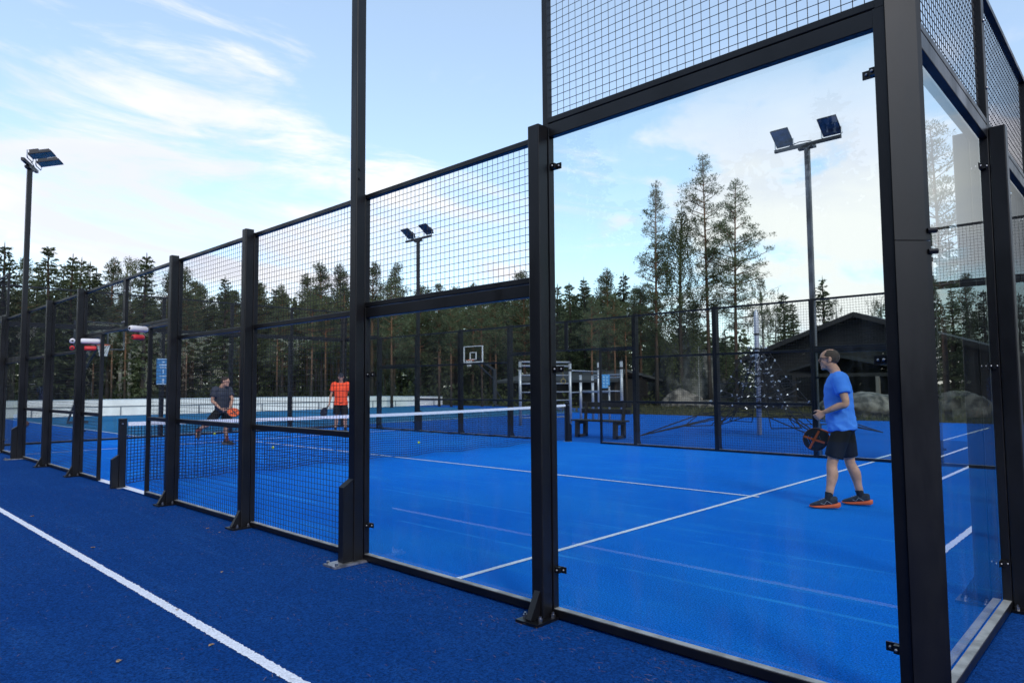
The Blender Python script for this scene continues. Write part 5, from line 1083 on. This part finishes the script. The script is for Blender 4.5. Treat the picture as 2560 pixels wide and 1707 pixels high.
def players():
    blk = mat('black_sports_cloth', (.010, .010, .011), .8, bump=.2, bscale=60, spec=.2)
    # the man in blue, seen from his left and a little behind
    X, Y, Z = V(1, 0, 0), V(0, 1, 0), V(0, 0, 1)
    J = dict(hipL=V(0, .09, .90), hipR=V(-.01, -.10, .90), neck=V(.045, 0, 1.505), shL=V(.005, .185, 1.435), shR=V(.01, -.185, 1.435), head=V(.112, 0, 1.668), look=V(1, -.02, -.02),
             elL=V(-.055, .262, 1.175), wrL=V(.165, .205, 1.075), hdL=(V(.8, -.12, -.55), V(.2, -1, -.3), V(.4, .1, .9), .75),
             elR=V(-.07, -.262, 1.15), wrR=V(-.015, -.215, .915), hdR=(V(.75, .05, -.65), V(0, 1, 0), V(.6, .2, .8), 1.0),
             knL=V(.115, .135, .495), anL=V(.160, .19, .110), ftL=V(1, .10, -.06), knR=V(-.055, -.145, .490), anR=V(-.150, -.195, .110), ftR=V(1, -.06, -.04), sock=.075, ankle=.100, laces=mat('grey_shoe_stripe', (.35, .36, .38), .6))
    blue = mat('sky_blue_jersey', (.080, .285, .86), .75, var=.06, vscale=5, bump=.15, bscale=120, spec=.25)
    sh = dict(mat=blue, sleeve=.080, len=.60, amp=.010, rings=[(-.05, .150, .194, .012, 2.3), (.0, .150, .192, .012, 2.3), (.12, .146, .180, .012, 2.3), (.3, .148, .172, .014, 2.3), (.55, .150, .178, .012, 2.3), (.76, .142, .186, .004, 2.3), (.90, .115, .165, -.006), (.97, .082, .105, -.006), (1.01, .066, .076, -.004)])
    so = dict(mat=blk, len=.82, hem=.094, mid=.098, rings=[(-.14, .09, .13), (-.05, .128, .176), (.01, .122, .164)])
    loc = V(-1.88, 4.97, 0); RZ = math.pi+.26
    b, P, Rm = person('man in blue T-shirt and black shorts standing side on behind the big glass pane', loc, RZ, J, SKIN, .0055, 1.0, sh, so, mat('dark_trainer', (.018, .020, .026), .7, var=.3, vscale=30), mat('orange_sole', (.75, .12, .025), .5), mat('black_sock', (.012, .012, .014), .9), mat('short_dark_hair', (.075, .050, .034), .8, bump=.6, bscale=220), 'balding')
    gm = mat('black_spectacles', (.008, .008, .01), .3); mb = MB()
    for sg in (-1, 1):
        mb.tube([P(.098, sg*.008, .022), P(.098, sg*.052, .024), P(.094, sg*.056, .014), P(.094, sg*.050, -.010), P(.098, sg*.014, -.010), P(.098, sg*.008, .022)], .0035, 6); mb.tube([P(.096, sg*.054, .020), P(.06, sg*.077, .018), P(-.01, sg*.083, .016), P(-.028, sg*.082, .0)], .0040, 6)
    mb.tube([P(.098, -.008, .016), P(.103, 0, .019), P(.098, .008, .016)], .003, 6); mb.build('spectacles', gm, b)
    mb = MB(); mb.bar((.172, .11, .62), (.172, .135, .62), .028, .003, (1, 0, 0)); mb.build('hem_logo', mat('pale_print_small', (.4, .4, .42), .6), b)
    # his racket, in the far hand: head forward and low
    W = Matrix.Translation(loc) @ Matrix.Rotation(RZ, 4, 'Z')
    g0 = W @ V(.035, -.20, .85); hd = W @ V(.335, -.20, .725); d = hd-g0
    racket('black and orange padel racket held low by the man in blue', frame_m(d, V(.16, 1, .05), g0-d.normalized()*.03), (.010, .010, .012), (.72, .11, .02), True, (.10, .022, .010))
    # the two far players face the camera: x towards it, y to the right of the photo
    J = dict(hipL=V(-.06, .06, .84), hipR=V(.06, -.10, .84), neck=V(.05, -.045, 1.40), shL=V(-.09, .115, 1.345), shR=V(.14, -.185, 1.345), head=V(.10, .035, 1.545), look=V(.45, .9, -.08),
             elL=V(.05, .20, 1.11), wrL=V(.24, .15, .90), hdL=(V(.5, -.4, -.5), V(0, -.6, -.4), V(.4, .2, .8), 1.0), elR=V(.19, -.25, 1.09), wrR=V(.30, -.06, .89), hdR=(V(.3, .7, -.45), V(-.5, .3, -.3), V(.5, .3, .7), 1.0),
             knL=V(.06, .07, .45), anL=V(.02, .10, .105), ftL=V(.45, .9, -.04), knR=V(.05, -.32, .52), anR=V(-.10, -.56, .36), ftR=V(-.05, -.25, -.97), sock=.13, ankle=.095)
    sh = dict(mat=mat('charcoal_jersey', (.030, .036, .052), .8, var=.15, vscale=4, bump=.15, bscale=90), sleeve=.082, len=.66, rings=[(-.06, .135, .190), (.12, .13, .178), (.4, .135, .184), (.75, .135, .195), (.90, .105, .16), (.97, .075, .10), (1.0, .062, .07)])
    so = dict(mat=blk, len=.86, hem=.108, rings=[(-.14, .09, .13), (-.05, .125, .172), (.02, .13, .170)])
    def face_cam(p): return math.atan2(-3.276-p.y, .792-p.x)
    loc = V(-15.87, 3.97, 0); rz = face_cam(loc)
    dark = mat('dark_shoe', (.02, .018, .018), .7)
    b, P, Rm = person('crouching player in charcoal shirt with one leg kicked back beyond the net', loc, rz, J, SKIN2, .009, 1.0, sh, so, dark, mat('grey_sole', (.10, .10, .11), .6), mat('red_sock', (.22, .05, .04), .9), mat('brown_hair', (.035, .022, .015), .8), 'short')
    W = Matrix.Translation(loc) @ Matrix.Rotation(rz, 4, 'Z')
    g0 = W @ V(.32, -.02, .85); hd = W @ V(.36, .22, .80); racket('bright orange padel racket gripped by the crouching player', frame_m(hd-g0, W.to_3x3() @ V(.75, -.1, .6), g0-(hd-g0).normalized()*.06), (.68, .10, .02), (.03, .03, .03), False)
    J = dict(hipL=V(0, .095, .91), hipR=V(0, -.095, .91), neck=V(.02, 0, 1.515), shL=V(0, .195, 1.45), shR=V(0, -.195, 1.45), head=V(.055, 0, 1.675), look=V(1, .05, -.05),
             elL=V(-.02, .275, 1.17), wrL=V(.06, .265, .93), hdL=(V(.1, -.02, -1), V(0, -1, 0), V(1, 0, 0), .4), elR=V(-.02, -.285, 1.16), wrR=V(.08, -.325, .93), hdR=(V(.3, -.3, -.8), V(.2, 1, 0), V(1, 0, 0), 1.0),
             knL=V(.03, .125, .50), anL=V(0, .14, .105), ftL=V(1, .25, -.04), knR=V(.03, -.125, .50), anR=V(0, -.15, .105), ftR=V(1, -.3, -.04), sock=.10)
    sh = dict(mat=mat('orange_red_jersey', (.88, .075, .018), .75, var=.08, vscale=4, bump=.15, bscale=90), sleeve=.082, len=.62, rings=[(-.08, .136, .204), (.12, .13, .188), (.4, .135, .188), (.75, .135, .20), (.90, .105, .165), (.97, .075, .105), (1.0, .062, .075)])
    so = dict(mat=blk, len=.80, hem=.108, rings=[(-.14, .09, .13), (-.05, .125, .176), (.02, .13, .174)])
    loc = V(-17.0, 7.98, 0); rz = face_cam(loc)
    b, P, Rm = person('player in orange red shirt and dark cap standing far behind the net', loc, rz, J, SKIN2, .009, 1.0, sh, so, dark, mat('black_sole', (.03, .03, .03), .6), mat('black_sock_far', (.015, .015, .017), .9), mat('brown_hair_far', (.035, .022, .015), .8), 'short')
    mb = MB(); blob(mb, P(-.008, 0, .040), (.106, .085, .092), Rm, 24, 16); mb.f = [q for q in mb.f if (sum((Vector(mb.v[i]) for i in q), Vector())/len(q)-J['head']).dot(Rm.col[2]) > .034]; mb.mi = [0]*len(mb.f)
    mb.loft([[P(.07, y, .040) for y in (-.07, .07)]+[P(.07, y, .046) for y in (.07, -.07)], [P(.155, y, .028) for y in (-.045, .045)]+[P(.155, y, .033) for y in (.045, -.045)]]); mb.build('cap', mat('navy_cap', (.015, .018, .03), .8), b, fixn=False)
    W = Matrix.Translation(loc) @ Matrix.Rotation(rz, 4, 'Z')
    g0 = W @ V(.10, -.345, .86); hd = W @ V(.22, -.50, .62); racket('dark padel racket hanging from the hand of the player in orange red', frame_m(hd-g0, W.to_3x3() @ V(.6, .8, .1), g0-(hd-g0).normalized()*.05), (.02, .02, .024), (.06, .06, .07), False)
players()
